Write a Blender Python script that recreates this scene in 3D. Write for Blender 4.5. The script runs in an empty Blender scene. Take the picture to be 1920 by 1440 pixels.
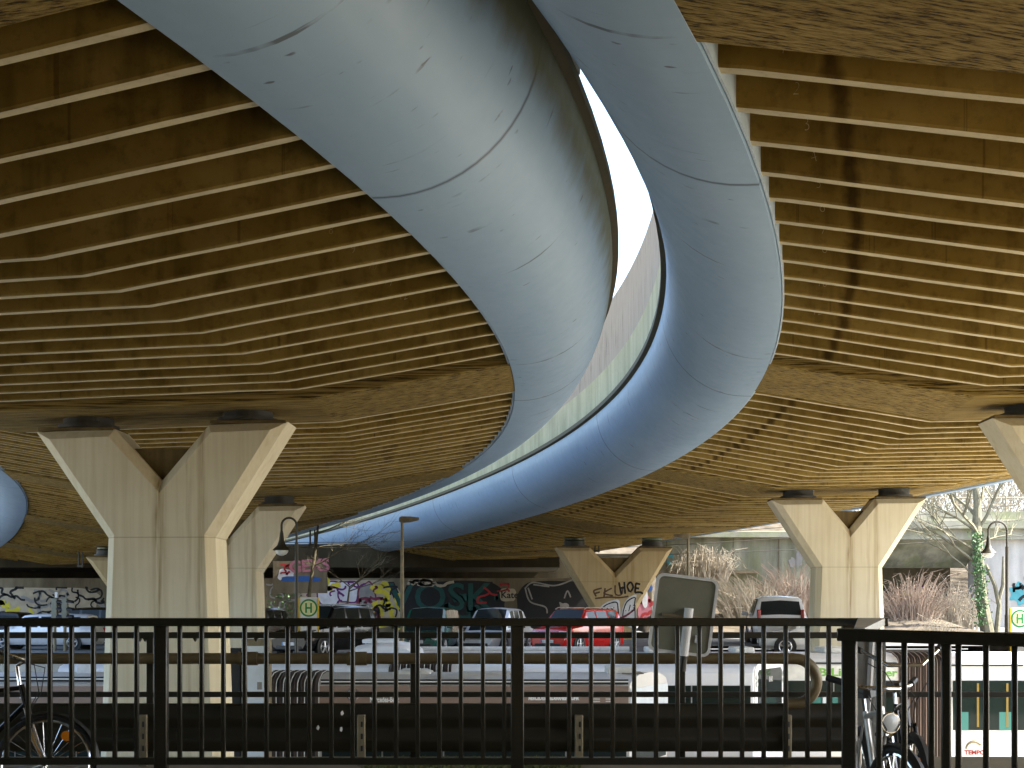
import bpy, bmesh, math, random
from mathutils import Vector, Matrix, Euler
random.seed(7)
R = math.radians
SC = bpy.context.scene
COL = SC.collection
EYE = 1.40                      # camera height above the near footway
F = 2400.0                      # focal length in photo pixels
def at(px, py, d):              # a point at distance d that is seen at photo pixel (px, py)
    return Vector(((px - 960) / F * d, d, EYE + (1150 - py) / F * d))

# ------------------------------------------------------------------ mesh helpers
class MB:
    def __init__(s): s.v = []; s.f = []
    def add(s, vs, fs):
        o = len(s.v); s.v += [tuple(v) for v in vs]; s.f += [tuple(i + o for i in f) for f in fs]; return s
    def box(s, c, d, rot=None):
        x, y, z = d[0] / 2, d[1] / 2, d[2] / 2
        vs = [Vector((a * x, b * y, e * z)) for a in (-1, 1) for b in (-1, 1) for e in (-1, 1)]
        if rot is not None: vs = [rot @ v for v in vs]
        c = Vector(c)
        return s.add([v + c for v in vs], [(0, 1, 3, 2), (4, 6, 7, 5), (0, 4, 5, 1), (2, 3, 7, 6), (0, 2, 6, 4), (1, 5, 7, 3)])
    def tube(s, pts, r, n=8, cap=True, closed=False):
        pts = [Vector(p) for p in pts]; m = len(pts)
        rs = r if isinstance(r, (list, tuple)) else [r] * m
        rings = []; up = None
        for i, p in enumerate(pts):
            if closed: t = pts[(i + 1) % m] - pts[i - 1]
            else: t = pts[min(i + 1, m - 1)] - pts[max(i - 1, 0)]
            t.normalize()
            if up is None:
                up = Vector((0, 0, 1)) if abs(t.z) < .9 else Vector((1, 0, 0))
            a = t.cross(up)
            if a.length < 1e-5: a = t.orthogonal()
            a.normalize(); b = a.cross(t).normalized(); up = b
            rings.append([p + (a * math.cos(q) + b * math.sin(q)) * rs[i] for q in [2 * math.pi * k / n for k in range(n)]])
        vs = [v for rg in rings for v in rg]; fs = []
        for i in range(m if closed else m - 1):
            j = (i + 1) % m
            for k in range(n):
                fs.append((i * n + k, i * n + (k + 1) % n, j * n + (k + 1) % n, j * n + k))
        if cap and not closed:
            fs.append(tuple(range(n))[::-1]); fs.append(tuple((m - 1) * n + k for k in range(n)))
        return s.add(vs, fs)
    def cyl(s, a, b, r, n=16, r2=None):
        return s.tube([a, b], [r, r if r2 is None else r2], n)
    def loft(s, rings, closed=True, cap=True):
        n = len(rings[0]); vs = [v for rg in rings for v in rg]; fs = []
        for i in range(len(rings) - 1):
            for k in range(n if closed else n - 1):
                fs.append((i * n + k, i * n + (k + 1) % n, (i + 1) * n + (k + 1) % n, (i + 1) * n + k))
        if cap and closed:
            fs.append(tuple(range(n))[::-1]); fs.append(tuple((len(rings) - 1) * n + k for k in range(n)))
        return s.add(vs, fs)
    def prism(s, poly, y0, y1):          # polygon in x,z swept along y
        return s.loft([[(x, y0, z) for x, z in poly], [(x, y1, z) for x, z in poly]])
    def lathe(s, prof, c=(0, 0, 0), n=20):   # profile (r, z) about the z axis
        c = Vector(c)
        return s.loft([[c + Vector((r * math.cos(2 * math.pi * k / n), r * math.sin(2 * math.pi * k / n), z)) for k in range(n)] for r, z in prof])
    def disc(s, c, r, axis, n=20, thick=.01):
        c = Vector(c); a = Vector(axis).normalized() * thick / 2
        return s.tube([c - a, c + a], r, n)
    def ring(s, c, r, axis, tr, n=28, m=8):
        ax = Vector(axis).normalized(); a = ax.orthogonal().normalized(); b = ax.cross(a)
        return s.tube([Vector(c) + (a * math.cos(2 * math.pi * k / n) + b * math.sin(2 * math.pi * k / n)) * r for k in range(n)], tr, m, closed=True)
    def build(s, name, m, parent=None, smooth=30, bevel=0, loc=None):
        me = bpy.data.meshes.new(name); me.from_pydata(s.v, [], s.f); me.update()
        bm = bmesh.new(); bm.from_mesh(me); bmesh.ops.recalc_face_normals(bm, faces=bm.faces); bm.to_mesh(me); bm.free()
        if m is not None: me.materials.append(m)
        if smooth:
            me.polygons.foreach_set('use_smooth', [True] * len(me.polygons)); me.set_sharp_from_angle(angle=R(smooth))
        o = bpy.data.objects.new(name, me); COL.objects.link(o)
        if parent is not None: o.parent = parent
        if loc is not None: o.location = loc
        if bevel:
            b = o.modifiers.new('bevel', 'BEVEL'); b.width = bevel; b.segments = 2; b.limit_method = 'ANGLE'; b.angle_limit = R(40)
        return o
def tag(o, label, cat, group=None, kind=None):
    o['label'] = label; o['category'] = cat
    if group: o['group'] = group
    if kind: o['kind'] = kind
    return o
def thing(name, label, cat, loc=(0, 0, 0), rz=0, group=None):
    o = bpy.data.objects.new(name, None); o.empty_display_size = .1; COL.objects.link(o)
    o.location = loc; o.rotation_euler = (0, 0, rz)
    return tag(o, label, cat, group)
def struct(o): o['kind'] = 'structure'; return o
def dup(o, parent=None):
    c = o.copy(); COL.objects.link(c)
    if parent is not None: c.parent = parent
    for ch in list(o.children): dup(ch, c)
    return c
def text(s, size, name, m, parent, loc, rot=(R(90), 0, 0), extr=.003, offset=0, align='CENTER', sx=1.0, shear=0):
    cu = bpy.data.curves.new('t', 'FONT'); cu.body = s; cu.size = size; cu.extrude = extr; cu.offset = offset
    cu.align_x = align; cu.align_y = 'CENTER'; cu.shear = shear; cu.resolution_u = 3
    t = bpy.data.objects.new('t', cu); COL.objects.link(t)
    me = bpy.data.meshes.new_from_object(t); bpy.data.objects.remove(t); bpy.data.curves.remove(cu)
    me.name = name; me.materials.clear(); me.materials.append(m)
    o = bpy.data.objects.new(name, me); COL.objects.link(o); o.parent = parent
    o.location = loc; o.rotation_euler = rot; o.scale = (sx, 1, 1)
    return o

# ------------------------------------------------------------------ materials
def newmat(name):
    m = bpy.data.materials.new(name); m.use_nodes = True; nt = m.node_tree
    b = nt.nodes['Principled BSDF']; return m, nt, b
def col4(c): return (c[0], c[1], c[2], 1)
def N(nt, t, **kw):
    n = nt.nodes.new(t)
    for k, v in kw.items(): setattr(n, k, v)
    return n
def coords(nt, scale=(1, 1, 1), rot=(0, 0, 0)):
    tc = N(nt, 'ShaderNodeTexCoord'); mp = N(nt, 'ShaderNodeMapping')
    mp.inputs['Scale'].default_value = scale; mp.inputs['Rotation'].default_value = rot
    nt.links.new(tc.outputs['Object'], mp.inputs['Vector']); return mp.outputs['Vector']
def noise(nt, vec, scale, detail=4, rough=.55):
    n = N(nt, 'ShaderNodeTexNoise'); n.inputs['Scale'].default_value = scale; n.inputs['Detail'].default_value = detail
    n.inputs['Roughness'].default_value = rough; nt.links.new(vec, n.inputs['Vector']); return n.outputs['Fac']
def ramp(nt, fac, stops):
    r = N(nt, 'ShaderNodeValToRGB'); e = r.color_ramp.elements
    e[0].position, e[0].color = stops[0][0], col4(stops[0][1]); e[1].position, e[1].color = stops[-1][0], col4(stops[-1][1])
    for p, c in stops[1:-1]:
        q = e.new(p); q.color = col4(c)
    nt.links.new(fac, r.inputs['Fac']); return r.outputs['Color']
def mix(nt, fac, a, b, mode='MIX'):
    m = N(nt, 'ShaderNodeMix', data_type='RGBA', blend_type=mode)
    for sock, v in ((m.inputs[0], fac), (m.inputs[6], a), (m.inputs[7], b)):
        if isinstance(v, (int, float)): sock.default_value = v
        elif isinstance(v, tuple): sock.default_value = col4(v)
        else: nt.links.new(v, sock)
    return m.outputs[2]
def math_(nt, op, a, b=None, c=None):
    m = N(nt, 'ShaderNodeMath', operation=op)
    for i, v in enumerate((a, b, c)):
        if v is None: continue
        if isinstance(v, (int, float)): m.inputs[i].default_value = v
        else: nt.links.new(v, m.inputs[i])
    return m.outputs[0]
def bump(nt, b, h, strength=.3, dist=.02):
    n = N(nt, 'ShaderNodeBump'); n.inputs['Strength'].default_value = strength; n.inputs['Distance'].default_value = dist
    nt.links.new(h, n.inputs['Height']); nt.links.new(n.outputs['Normal'], b.inputs['Normal'])
def plain(name, c, rough=.5, metal=0, vary=.12, scale=6, coat=0, spec=.5):
    m, nt, b = newmat(name)
    f = noise(nt, coords(nt), scale, 5)
    nt.links.new(ramp(nt, f, [(.3, tuple(x * (1 - vary) for x in c)), (.7, tuple(min(1, x * (1 + vary)) for x in c))]), b.inputs['Base Color'])
    b.inputs['Roughness'].default_value = rough; b.inputs['Metallic'].default_value = metal
    b.inputs['Coat Weight'].default_value = coat; b.inputs['Specular IOR Level'].default_value = spec
    return m
def concrete(name, c1, c2, streak=.35, sscale=(5, 5, .35), scale=.8, rough=.9, bmp=.25, stain=None, stain_amt=.5):
    m, nt, b = newmat(name)
    v = coords(nt)
    base = ramp(nt, noise(nt, v, scale, 6), [(.3, c1), (.7, c2)])
    st = ramp(nt, noise(nt, coords(nt, sscale), 1.0, 5), [(.35, (1 - streak,) * 3), (.62, (1, 1, 1))])
    c = mix(nt, 1.0, base, st, 'MULTIPLY')
    sp = ramp(nt, noise(nt, v, 14, 6, .7), [(.3, (.72, .72, .72)), (.5, (1, 1, 1))])
    c = mix(nt, .6, c, sp, 'MULTIPLY')
    if stain:
        f = ramp(nt, noise(nt, coords(nt, (sscale[0] * .5, sscale[1] * .5, sscale[2] * .8)), 1.3, 4), [(.5, (0, 0, 0)), (.68, (stain_amt,) * 3)])
        c = mix(nt, f, c, stain)
    nt.links.new(c, b.inputs['Base Color']); b.inputs['Roughness'].default_value = rough
    b.inputs['Specular IOR Level'].default_value = .25
    bump(nt, b, noise(nt, v, 25, 6, .65), bmp, .01)
    return m
def glass(name, c=(.02, .025, .025), rough=.05):
    m, nt, b = newmat(name); b.inputs['Base Color'].default_value = col4(c); b.inputs['Roughness'].default_value = rough
    b.inputs['Specular IOR Level'].default_value = .16
    return m

M = {}
# rib concrete, brown formwork tone, blotches, faint joints, optional water stain line at u = 0.9 m
def rib_mat(name, stainline):
    m, nt, b = newmat(name)
    v = coords(nt)
    oi = N(nt, 'ShaderNodeObjectInfo')
    vv = N(nt, 'ShaderNodeVectorMath', operation='ADD'); nt.links.new(v, vv.inputs[0])
    cmb = N(nt, 'ShaderNodeCombineXYZ')
    nt.links.new(math_(nt, 'MULTIPLY', oi.outputs['Random'], 60), cmb.inputs[1]); nt.links.new(cmb.outputs[0], vv.inputs[1])
    q = vv.outputs[0]
    base = ramp(nt, noise(nt, q, .9, 6), [(.28, (.215, .135, .025)), (.5, (.285, .187, .042)), (.75, (.375, .262, .08))])
    hs = ramp(nt, oi.outputs['Random'], [(0, (.82, .82, .82)), (1, (1.0, 1.0, 1.0))])
    c = mix(nt, 1.0, base, hs, 'MULTIPLY')
    sp = ramp(nt, noise(nt, q, 7, 7, .7), [(.30, (.55, .53, .5)), (.5, (1, 1, 1))])
    c = mix(nt, .7, c, sp, 'MULTIPLY')
    # vertical drips
    mp = N(nt, 'ShaderNodeMapping'); mp.inputs['Scale'].default_value = (2.2, .1, .25); nt.links.new(q, mp.inputs['Vector'])
    dr = ramp(nt, noise(nt, mp.outputs['Vector'], 1, 5), [(.34, (.55, .52, .45)), (.48, (1, 1, 1))])
    c = mix(nt, .8, c, dr, 'MULTIPLY')
    mp3 = N(nt, 'ShaderNodeMapping'); mp3.inputs['Scale'].default_value = (3.0, .1, .02); nt.links.new(q, mp3.inputs['Vector'])
    c = mix(nt, .8, c, ramp(nt, noise(nt, mp3.outputs['Vector'], 1.6, 2), [(.685, (1, 1, 1)), (.70, (.5, .45, .38)), (.715, (1, 1, 1))]), 'MULTIPLY')
    if stainline:
        sx = N(nt, 'ShaderNodeSeparateXYZ'); nt.links.new(v, sx.inputs[0])
        w = math_(nt, 'MULTIPLY_ADD', noise(nt, q, 2.5, 3), .22, -.11)
        dd = math_(nt, 'ABSOLUTE', math_(nt, 'ADD', math_(nt, 'SUBTRACT', sx.outputs['X'], .92), w))
        k = ramp(nt, dd, [(.03, (.3, .26, .2)), (.11, (1, 1, 1))])
        c = mix(nt, .9, c, k, 'MULTIPLY')
    nt.links.new(c, b.inputs['Base Color']); b.inputs['Roughness'].default_value = .92; b.inputs['Specular IOR Level'].default_value = .2
    bump(nt, b, noise(nt, q, 22, 6, .65), .3, .01)
    return m
M['ribL'] = rib_mat('rib concrete', False); M['ribR'] = rib_mat('rib concrete with water stain', True)
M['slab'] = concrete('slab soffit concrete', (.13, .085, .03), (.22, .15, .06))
M['rib_bounce'] = concrete('rib edge with painted bounce light', (.55, .455, .27), (.66, .56, .37), .25, (.6, 3, 3), .8)  # paler colour imitates ground bounce light on the rib undersides
def board_mat():
    m, nt, b = newmat('board marked concrete')
    g = noise(nt, coords(nt, (.22, 34, 34)), 1.0, 5, .66)
    c = ramp(nt, g, [(.40, (.045, .027, .006)), (.47, (.21, .137, .031)), (.62, (.36, .25, .082))])
    c = mix(nt, .5, c, ramp(nt, noise(nt, coords(nt), 1.1, 4), [(.3, (.6, .6, .6)), (.7, (1, 1, 1))]), 'MULTIPLY')
    nt.links.new(c, b.inputs['Base Color']); b.inputs['Roughness'].default_value = .95; b.inputs['Specular IOR Level'].default_value = .2
    bump(nt, b, g, .9, .03); return m
M['board'] = board_mat()
def paint_mat(stain):
    m, nt, b = newmat('grey blue girder paint')
    uv = N(nt, 'ShaderNodeUVMap'); uv.uv_map = 'UVMap'
    def mp(s):
        q = N(nt, 'ShaderNodeMapping'); q.inputs['Scale'].default_value = s; nt.links.new(uv.outputs['UV'], q.inputs['Vector']); return q.outputs['Vector']
    base = ramp(nt, noise(nt, mp((.25, .8, 1)), 1.0, 4), [(.3, (.235, .34, .455)), (.7, (.295, .405, .52))])
    # scratches running with the drip of the section: long along v, thin along u
    sc = noise(nt, mp((9, .55, 1)), 1.0, 3, .4)
    patch = noise(nt, mp((.5, .9, 1)), 1.7, 3)
    k = math_(nt, 'MULTIPLY', ramp(nt, sc, [(.655, (0, 0, 0)), (.70, (1, 1, 1))]), ramp(nt, patch, [(.5, (0, 0, 0)), (.62, (1, 1, 1))]))
    c = mix(nt, math_(nt, 'MULTIPLY', k, .85), base, (.06, .07, .07))
    # scuffs
    sc2 = noise(nt, mp((7, 2.4, 1)), 1.3, 2, .4)
    pk = noise(nt, mp((.6, 1.1, 1)), 2.3, 3)
    k2 = math_(nt, 'MULTIPLY', ramp(nt, sc2, [(.69, (0, 0, 0)), (.73, (1, 1, 1))]), ramp(nt, pk, [(.52, (0, 0, 0)), (.6, (1, 1, 1))]))
    c = mix(nt, math_(nt, 'MULTIPLY', k2, .8), c, (.05, .05, .045))
    # seams every 12.6 m, mossy run-off near the lip (v close to 2.55)
    sx = N(nt, 'ShaderNodeSeparateXYZ'); nt.links.new(uv.outputs['UV'], sx.inputs[0])
    fr = math_(nt, 'ABSOLUTE', math_(nt, 'SUBTRACT', math_(nt, 'FRACT', math_(nt, 'DIVIDE', sx.outputs['X'], 13.0)), .5))
    sm = ramp(nt, fr, [(.0, (.10, .11, .11)), (.0009, (1, 1, 1))])
    c = mix(nt, .95, c, sm, 'MULTIPLY')
    lip = math_(nt, 'MULTIPLY_ADD', noise(nt, mp((1.2, .5, 1)), 1.5, 4), .7, sx.outputs['Y'])
    lf = ramp(nt, math_(nt, 'MULTIPLY', lip, .3), [(.74, (0, 0, 0)), (.86, (stain,) * 3)])
    c = mix(nt, lf, c, (.15, .135, .05))
    nt.links.new(c, b.inputs['Base Color'])
    nt.links.new(ramp(nt, noise(nt, mp((2, 2, 1)), 2, 4), [(.3, (.42,) * 3), (.7, (.56,) * 3)]), b.inputs['Roughness'])
    bump(nt, b, noise(nt, mp((.7, .35, 1)), 1, 3), .12, .05)
    return m
M['paint'] = paint_mat(.9); M['paintR'] = paint_mat(.15)
M['lip'] = plain('mossy brown lip', (.085, .065, .025), .8)
M['web'] = plain('pale blue web plate', (.42, .50, .56), .5)
M['algae'] = concrete('pale concrete with green algae', (.44, .40, .235), (.54, .49, .31), .25, (2, 2, .3))
def boards2():
    m, nt, b = newmat('grey grooved barrier')
    uv = N(nt, 'ShaderNodeUVMap'); uv.uv_map = 'UVMap'; q = N(nt, 'ShaderNodeMapping'); q.inputs['Scale'].default_value = (7, .6, 1)
    nt.links.new(uv.outputs['UV'], q.inputs['Vector'])
    g = noise(nt, q.outputs['Vector'], 1.2, 5, .7)
    nt.links.new(ramp(nt, g, [(.33, (.11, .088, .06)), (.42, (.34, .275, .195)), (.7, (.42, .345, .255))]), b.inputs['Base Color'])
    b.inputs['Roughness'].default_value = .9; bump(nt, b, g, .5, .02); return m
M['grooved'] = boards2()
def pier_mat(name, ca, cb):
    m, nt, b = newmat(name)
    v = coords(nt)
    base = ramp(nt, noise(nt, v, .5, 5), [(.3, ca), (.7, cb)])
    st = ramp(nt, noise(nt, coords(nt, (5.5, 5.5, .18)), 1.0, 5), [(.30, (.72, .64, .46)), (.5, (1, 1, 1))])
    c = mix(nt, .32, base, st, 'MULTIPLY')
    fine = ramp(nt, noise(nt, coords(nt, (16, 16, .5)), 1.0, 4), [(.4, (.86, .84, .78)), (.55, (1, 1, 1))])
    c = mix(nt, .35, c, fine, 'MULTIPLY')
    sx = N(nt, 'ShaderNodeSeparateXYZ'); nt.links.new(v, sx.inputs[0])
    # rust run down the middle joint and one on the right arm
    for x0, w, amt, zmax in ((0, .15, .6, 2.45), (.78, .10, .55, 3.4), (-.03, .04, .6, 2.45), (.55, .06, .3, 3.4)):
        wob = math_(nt, 'MULTIPLY_ADD', noise(nt, coords(nt, (1, 1, .6)), 2.0, 3), .12, -.06)
        d = math_(nt, 'ABSOLUTE', math_(nt, 'ADD', math_(nt, 'SUBTRACT', sx.outputs['X'], x0), wob))
        k = ramp(nt, d, [(.2 * w, (amt,) * 3), (w, (0, 0, 0))])
        k = math_(nt, 'MULTIPLY', k, ramp(nt, noise(nt, coords(nt, (14, 3, .5)), 1.0, 4), [(.36, (0, 0, 0)), (.6, (1, 1, 1))]))
        c = mix(nt, k, c, (.23, .135, .03))
    j = math_(nt, 'ABSOLUTE', math_(nt, 'SUBTRACT', sx.outputs['Z'], 1.40))
    c = mix(nt, .5, c, ramp(nt, j, [(.004, (.4, .36, .28)), (.014, (1, 1, 1))]), 'MULTIPLY')
    nt.links.new(c, b.inputs['Base Color']); b.inputs['Roughness'].default_value = .88; b.inputs['Specular IOR Level'].default_value = .25
    bump(nt, b, noise(nt, v, 22, 6, .65), .18, .01)
    return m
M['pier'] = pier_mat('pale pier concrete', (.65, .575, .405), (.74, .67, .50)); M['pierdim'] = pier_mat('brown gloom pier concrete', (.40, .30, .15), (.50, .39, .22))  # far pier copy: browner, and darkened to paint in the gloom
M['piertop'] = concrete('grimy and shaded pier top concrete', (.12, .085, .035), (.20, .14, .06))  # also paints the deck shade on the web in the pier V
M['rubber'] = plain('dark bearing rubber', (.025, .022, .015), .6)
M['bearing'] = plain('oily bearing steel', (.06, .06, .035), .35, .6)
M['greenbear'] = plain('greenish bearing sleeve', (.11, .13, .07), .5)
M['fence'] = plain('dark railing paint', (.015, .0135, .008), .27, 0, .3, 30, spec=.6)
M['steel'] = plain('brushed steel', (.50, .50, .48), .35, .4, .25, 3)
M['zinc'] = plain('weathered zinc', (.23, .19, .12), .55, .35, .25, 5)
M['rust'] = plain('dull brown tube', (.13, .095, .045), .45, .25, .25, 4)
M['beam'] = plain('dark guard beam', (.014, .011, .004), .45, 0, .35, 3)
M['white'] = plain('white paint', (.72, .72, .72), .4)
M['lettering'] = plain('white lettering', (.9, .9, .9), .4, 0, .02)
M['cream'] = plain('off white panel', (.70, .70, .66), .45)
M['asphalt'] = concrete('worn asphalt', (.15, .15, .145), (.22, .22, .21), .1, (1, 1, 1), .4)
M['paving'] = concrete('light concrete paving', (.37, .35, .30), (.47, .45, .39), .1, (1, 1, 1), .5)
M['footway'] = concrete('tan footway concrete', (.20, .165, .10), (.28, .235, .15), .15, (1, 1, 1), .9)
M['grass'] = plain('moss and grass', (.10, .115, .025), .9, 0, .5, 5)
M['soil'] = concrete('leaf litter soil', (.07, .055, .035), (.14, .115, .08), .2, (1, 1, 1), 1.5)
M['dark'] = plain('black plastic', (.015, .015, .015), .5)
M['tyre'] = plain('tyre rubber', (.02, .02, .02), .8)
M['rim'] = plain('alloy rim', (.6, .6, .6), .3, .7)
M['glass'] = glass('tinted glass'); M['busglass'] = glass('bus window glass', (.012, .02, .018)); M['teal'] = glass('teal seen through glass', (.06, .19, .17), .2)
M['headlamp'] = plain('clear lamp glass', (.7, .72, .72), .08); M['tail'] = plain('red lamp glass', (.28, .01, .008), .2)
M['orange'] = plain('orange reflector', (.85, .27, .01), .3)
M['chrome'] = plain('chrome', (.75, .75, .75), .12, 1, .05)
M['yellow'] = plain('yellow paint', (.75, .48, .01), .5); M['green'] = plain('green paint', (.01, .22, .05), .5); M['lemon'] = plain('pale lemon', (.80, .78, .40), .5)
M['blackpaint'] = plain('black car paint', (.008, .008, .008), .22, 0, .1, 3, coat=.25, spec=.3)
M['whitepaint'] = plain('white car paint', (.75, .75, .74), .2, 0, .04, 3, coat=.5)
M['silverpaint'] = plain('silver car paint', (.72, .73, .75), .28, .2, .05, 3, coat=.5)
M['redpaint'] = plain('red car paint', (.68, .016, .010), .2, 0, .08, 3, coat=.6)
M['greenpaint'] = plain('dark green car paint', (.012, .11, .075), .2, 0, .1, 3, coat=.6)
M['blue'] = plain('blue paint', (.02, .22, .55), .4)
M['busroof'] = plain('silver bus roof', (.86, .88, .93), .3, 0, .04, .7)
M['busgrey'] = plain('grey bus roof', (.60, .58, .55), .4, 0, .12, .9)
M['mauve'] = plain('brown mauve bus panel', (.30, .215, .175), .35, 0, .08, .6)
M['buswhite'] = plain('white bus panel', (.74, .74, .74), .3, 0, .08, .6)
M['accordion'] = plain('bellows rubber', (.055, .038, .03), .75)
M['poster'] = plain('pale poster', (.62, .68, .72), .3, 0, .12, 2)
M['dimyellow'] = plain('yellow pole seen through glass', (.20, .13, .01), .4); M['led'] = plain('green display dots', (.16, .42, .05), .5)
M['signback'] = plain('grey sign back', (.20, .20, .15), .6, 0, .15, 3)
M['dimbark'] = plain('brown bark', (.085, .07, .035), .9, 0, .3, 6); M['bark'] = plain('pale bark', (.17, .155, .10), .9, 0, .3, 6); M['twig'] = plain('pale dry twig', (.29, .25, .185), .9, 0, .25, 3)
M['redtwig'] = plain('reddish dry twig', (.28, .21, .155), .9, 0, .3, 1); M['ivy'] = plain('ivy leaf', (.05, .115, .03), .6, 0, .5, 3)
M['darktwig'] = plain('dark twig', (.10, .075, .05), .9)
M['wallgreen'] = concrete('greenish retaining concrete', (.20, .20, .13), (.36, .345, .27), .45, (1.5, 1.5, .2), .35, stain=(.13, .15, .05))
M['gloom'] = concrete('concrete darkened for gloom', (.035, .027, .012), (.07, .055, .03), .4, (1.2, 1.2, .25), .3)  # darkened to paint the shade of the low bridge and its recess
M['walldark'] = concrete('grimy wall concrete', (.13, .10, .06), (.24, .20, .13), .4, (1.2, 1.2, .25), .3)
M['wallpale'] = concrete('pale abutment concrete', (.45, .42, .38), (.58, .55, .50), .3, (1.5, 1.5, .25), .35)
M['bridge'] = concrete('mossy bridge concrete', (.28, .27, .19), (.42, .40, .33), .3, (1.2, 1.2, .6), .5, stain=(.17, .21, .05))
M['lampblack'] = plain('dark lamp paint', (.035, .03, .018), .45); M['lampglass'] = plain('milky lamp glass', (.62, .62, .56), .3)
M['chalk'] = plain('chalk', (.55, .46, .28), .95)
for k, c in dict(g_white=(.80, .80, .82), g_purple=(.16, .02, .16), g_black=(.012, .012, .012), g_yellow=(.72, .60, .04), g_teal=(.012, .085, .07),
                 g_red=(.42, .03, .03), g_pink=(.55, .20, .25), g_tan=(.52, .43, .30), g_blue=(.03, .12, .38), g_brown=(.12, .065, .03),
                 g_grey=(.33, .31, .28), g_maroon=(.20, .03, .06), g_cyan=(.10, .42, .46)).items():
    M[k] = plain('spray ' + k[2:], tuple(.72 * q for q in c), .8, 0, .2, 2)

# ------------------------------------------------------------------ camera, light
cam = bpy.data.cameras.new('camera'); co = bpy.data.objects.new('camera', cam); COL.objects.link(co); SC.camera = co
co.location = (0, 0, EYE); co.rotation_euler = (R(90), 0, 0)
cam.sensor_width = 36; cam.lens = F / 1920 * 36; cam.shift_y = (1150 - 720) / 1920; cam.clip_end = 2000; cam.clip_start = .05
SUN_EL, SUN_AZ = 45, 94
w = bpy.data.worlds.new('World'); SC.world = w; w.use_nodes = True
sky = w.node_tree.nodes.new('ShaderNodeTexSky'); sky.sky_type = 'NISHITA'; sky.sun_disc = False
sky.sun_elevation = R(SUN_EL); sky.sun_rotation = R(SUN_AZ); sky.air_density = 1.0; sky.dust_density = 2.5
bg = w.node_tree.nodes['Background']; w.node_tree.links.new(sky.outputs[0], bg.inputs[0]); bg.inputs[1].default_value = .15
sl = bpy.data.lights.new('sun', 'SUN'); sl.energy = 5.0; sl.angle = R(.5); sl.color = (1, .95, .87)
so = bpy.data.objects.new('sun', sl); COL.objects.link(so)
tosun = Vector((math.sin(R(SUN_AZ)) * math.cos(R(SUN_EL)), math.cos(R(SUN_AZ)) * math.cos(R(SUN_EL)), math.sin(R(SUN_EL))))
so.rotation_euler = tosun.to_track_quat('Z', 'Y').to_euler()
SC.view_settings.view_transform = 'Standard'; SC.view_settings.look = 'None'; SC.view_settings.gamma = 1; SC.view_settings.exposure = 2.35
SC.cycles.max_bounces = 10; SC.cycles.diffuse_bounces = 6; SC.cycles.use_denoising = True

# ------------------------------------------------------------------ ground
BUSZ = -3.1
def sheet(name, m, x0, x1, y0, y1, z, nx=1, ny=1, zf=None):
    b = MB(); vs = []
    for j in range(ny + 1):
        for i in range(nx + 1):
            x = x0 + (x1 - x0) * i / nx; y = y0 + (y1 - y0) * j / ny
            vs.append((x, y, zf(x, y) if zf else z))
    b.add(vs, [(j * (nx + 1) + i, j * (nx + 1) + i + 1, (j + 1) * (nx + 1) + i + 1, (j + 1) * (nx + 1) + i) for j in range(ny) for i in range(nx)])
    return struct(b.build(name, m, smooth=0))
sheet('ground', M['asphalt'], -600, 600, -300, 900, BUSZ - .01)
sheet('road', M['paving'], -140, 120, 13.0, 41.9, BUSZ)
def zc(x, y=0):
    t = min(1, max(0, (x - 2) / 4)); return -.10 + .42 * t * t * (3 - 2 * t)
def zpark(x, y):
    return zc(x) + max(0, y - 64) * .03
b = MB()
nx, ny = 60, 12
sheet('car_park_ground', M['asphalt'], -70, 70, 42.5, 100, 0, 70, 12, zpark)
struct(MB().box((0, 42.3, (BUSZ - .1) / 2), (140, .4, -BUSZ - .1 + .02)).build('retaining_kerb', M['paving']))
# near footway with its edge beam
struct(MB().box((0, -6, -1.6), (120, 37.0, 3.2)).build('footway', M['footway']))
def gz(): return 0
gr = MB()
for i in range(2600):
    x = random.uniform(-1.35, .62); y = random.uniform(11.3, 12.4); h = random.uniform(.01, .035); a = random.uniform(0, 6.3); ww = .012
    gr.add([(x - ww * math.cos(a), y - ww * math.sin(a), 0), (x + ww * math.cos(a), y + ww * math.sin(a), 0), (x + random.uniform(-.02, .02), y + random.uniform(-.02, .02), h)], [(0, 1, 2)])
g = gr.build('grass', M['grass'], smooth=0); tag(g, 'short green moss and grass at the footway edge', 'grass', kind='stuff')

# ------------------------------------------------------------------ the two viaducts
def poly4(c, d):
    t = (d - 30) / 30; r = 0
    for k in c: r = r * t + k
    return r
CL = [0.392, 1.554, -8.32, -2.517, -0.126]; CR = [-0.073, 1.418, -6.993, -0.09, 4.959]
def edge(c, d):
    lo, hi = 3.0, 62.0
    if d < lo: s = (poly4(c, lo + .5) - poly4(c, lo)) / .5; return poly4(c, lo) + s * (d - lo)
    if d > hi:
        s = (poly4(c, hi) - poly4(c, hi - .5)) / .5; return poly4(c, hi) + s * (d - hi) - .0035 * (d - hi) ** 2
    return poly4(c, d)
def slope(c, d): return (edge(c, d + .25) - edge(c, d - .25)) / .5
def zoff(d): return -.00025 * max(0, d - 24) ** 2
ZE, ZK, UK = 4.45 + EYE, 3.85 + EYE, 3.6
def frame(c, sgn, d):           # origin on the inner edge, unit vector into the deck
    s = slope(c, d) * .4
    u = Vector((sgn, -sgn * s, 0)).normalized()
    return Vector((edge(c, d), d, zoff(d))), u
def zprof(u, W, cf):
    zk2 = ZK + cf * (W - 2 * UK)
    if u < UK: return ZE + (ZK - ZE) * u / UK
    if u < W - UK: return ZK + cf * (u - UK)
    return zk2 + (ZE - ZK) * (u - W + UK) / UK
DS = [-16 + 1.0 * i for i in range(119)]
TA, TB = 1.80, 1.65
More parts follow.
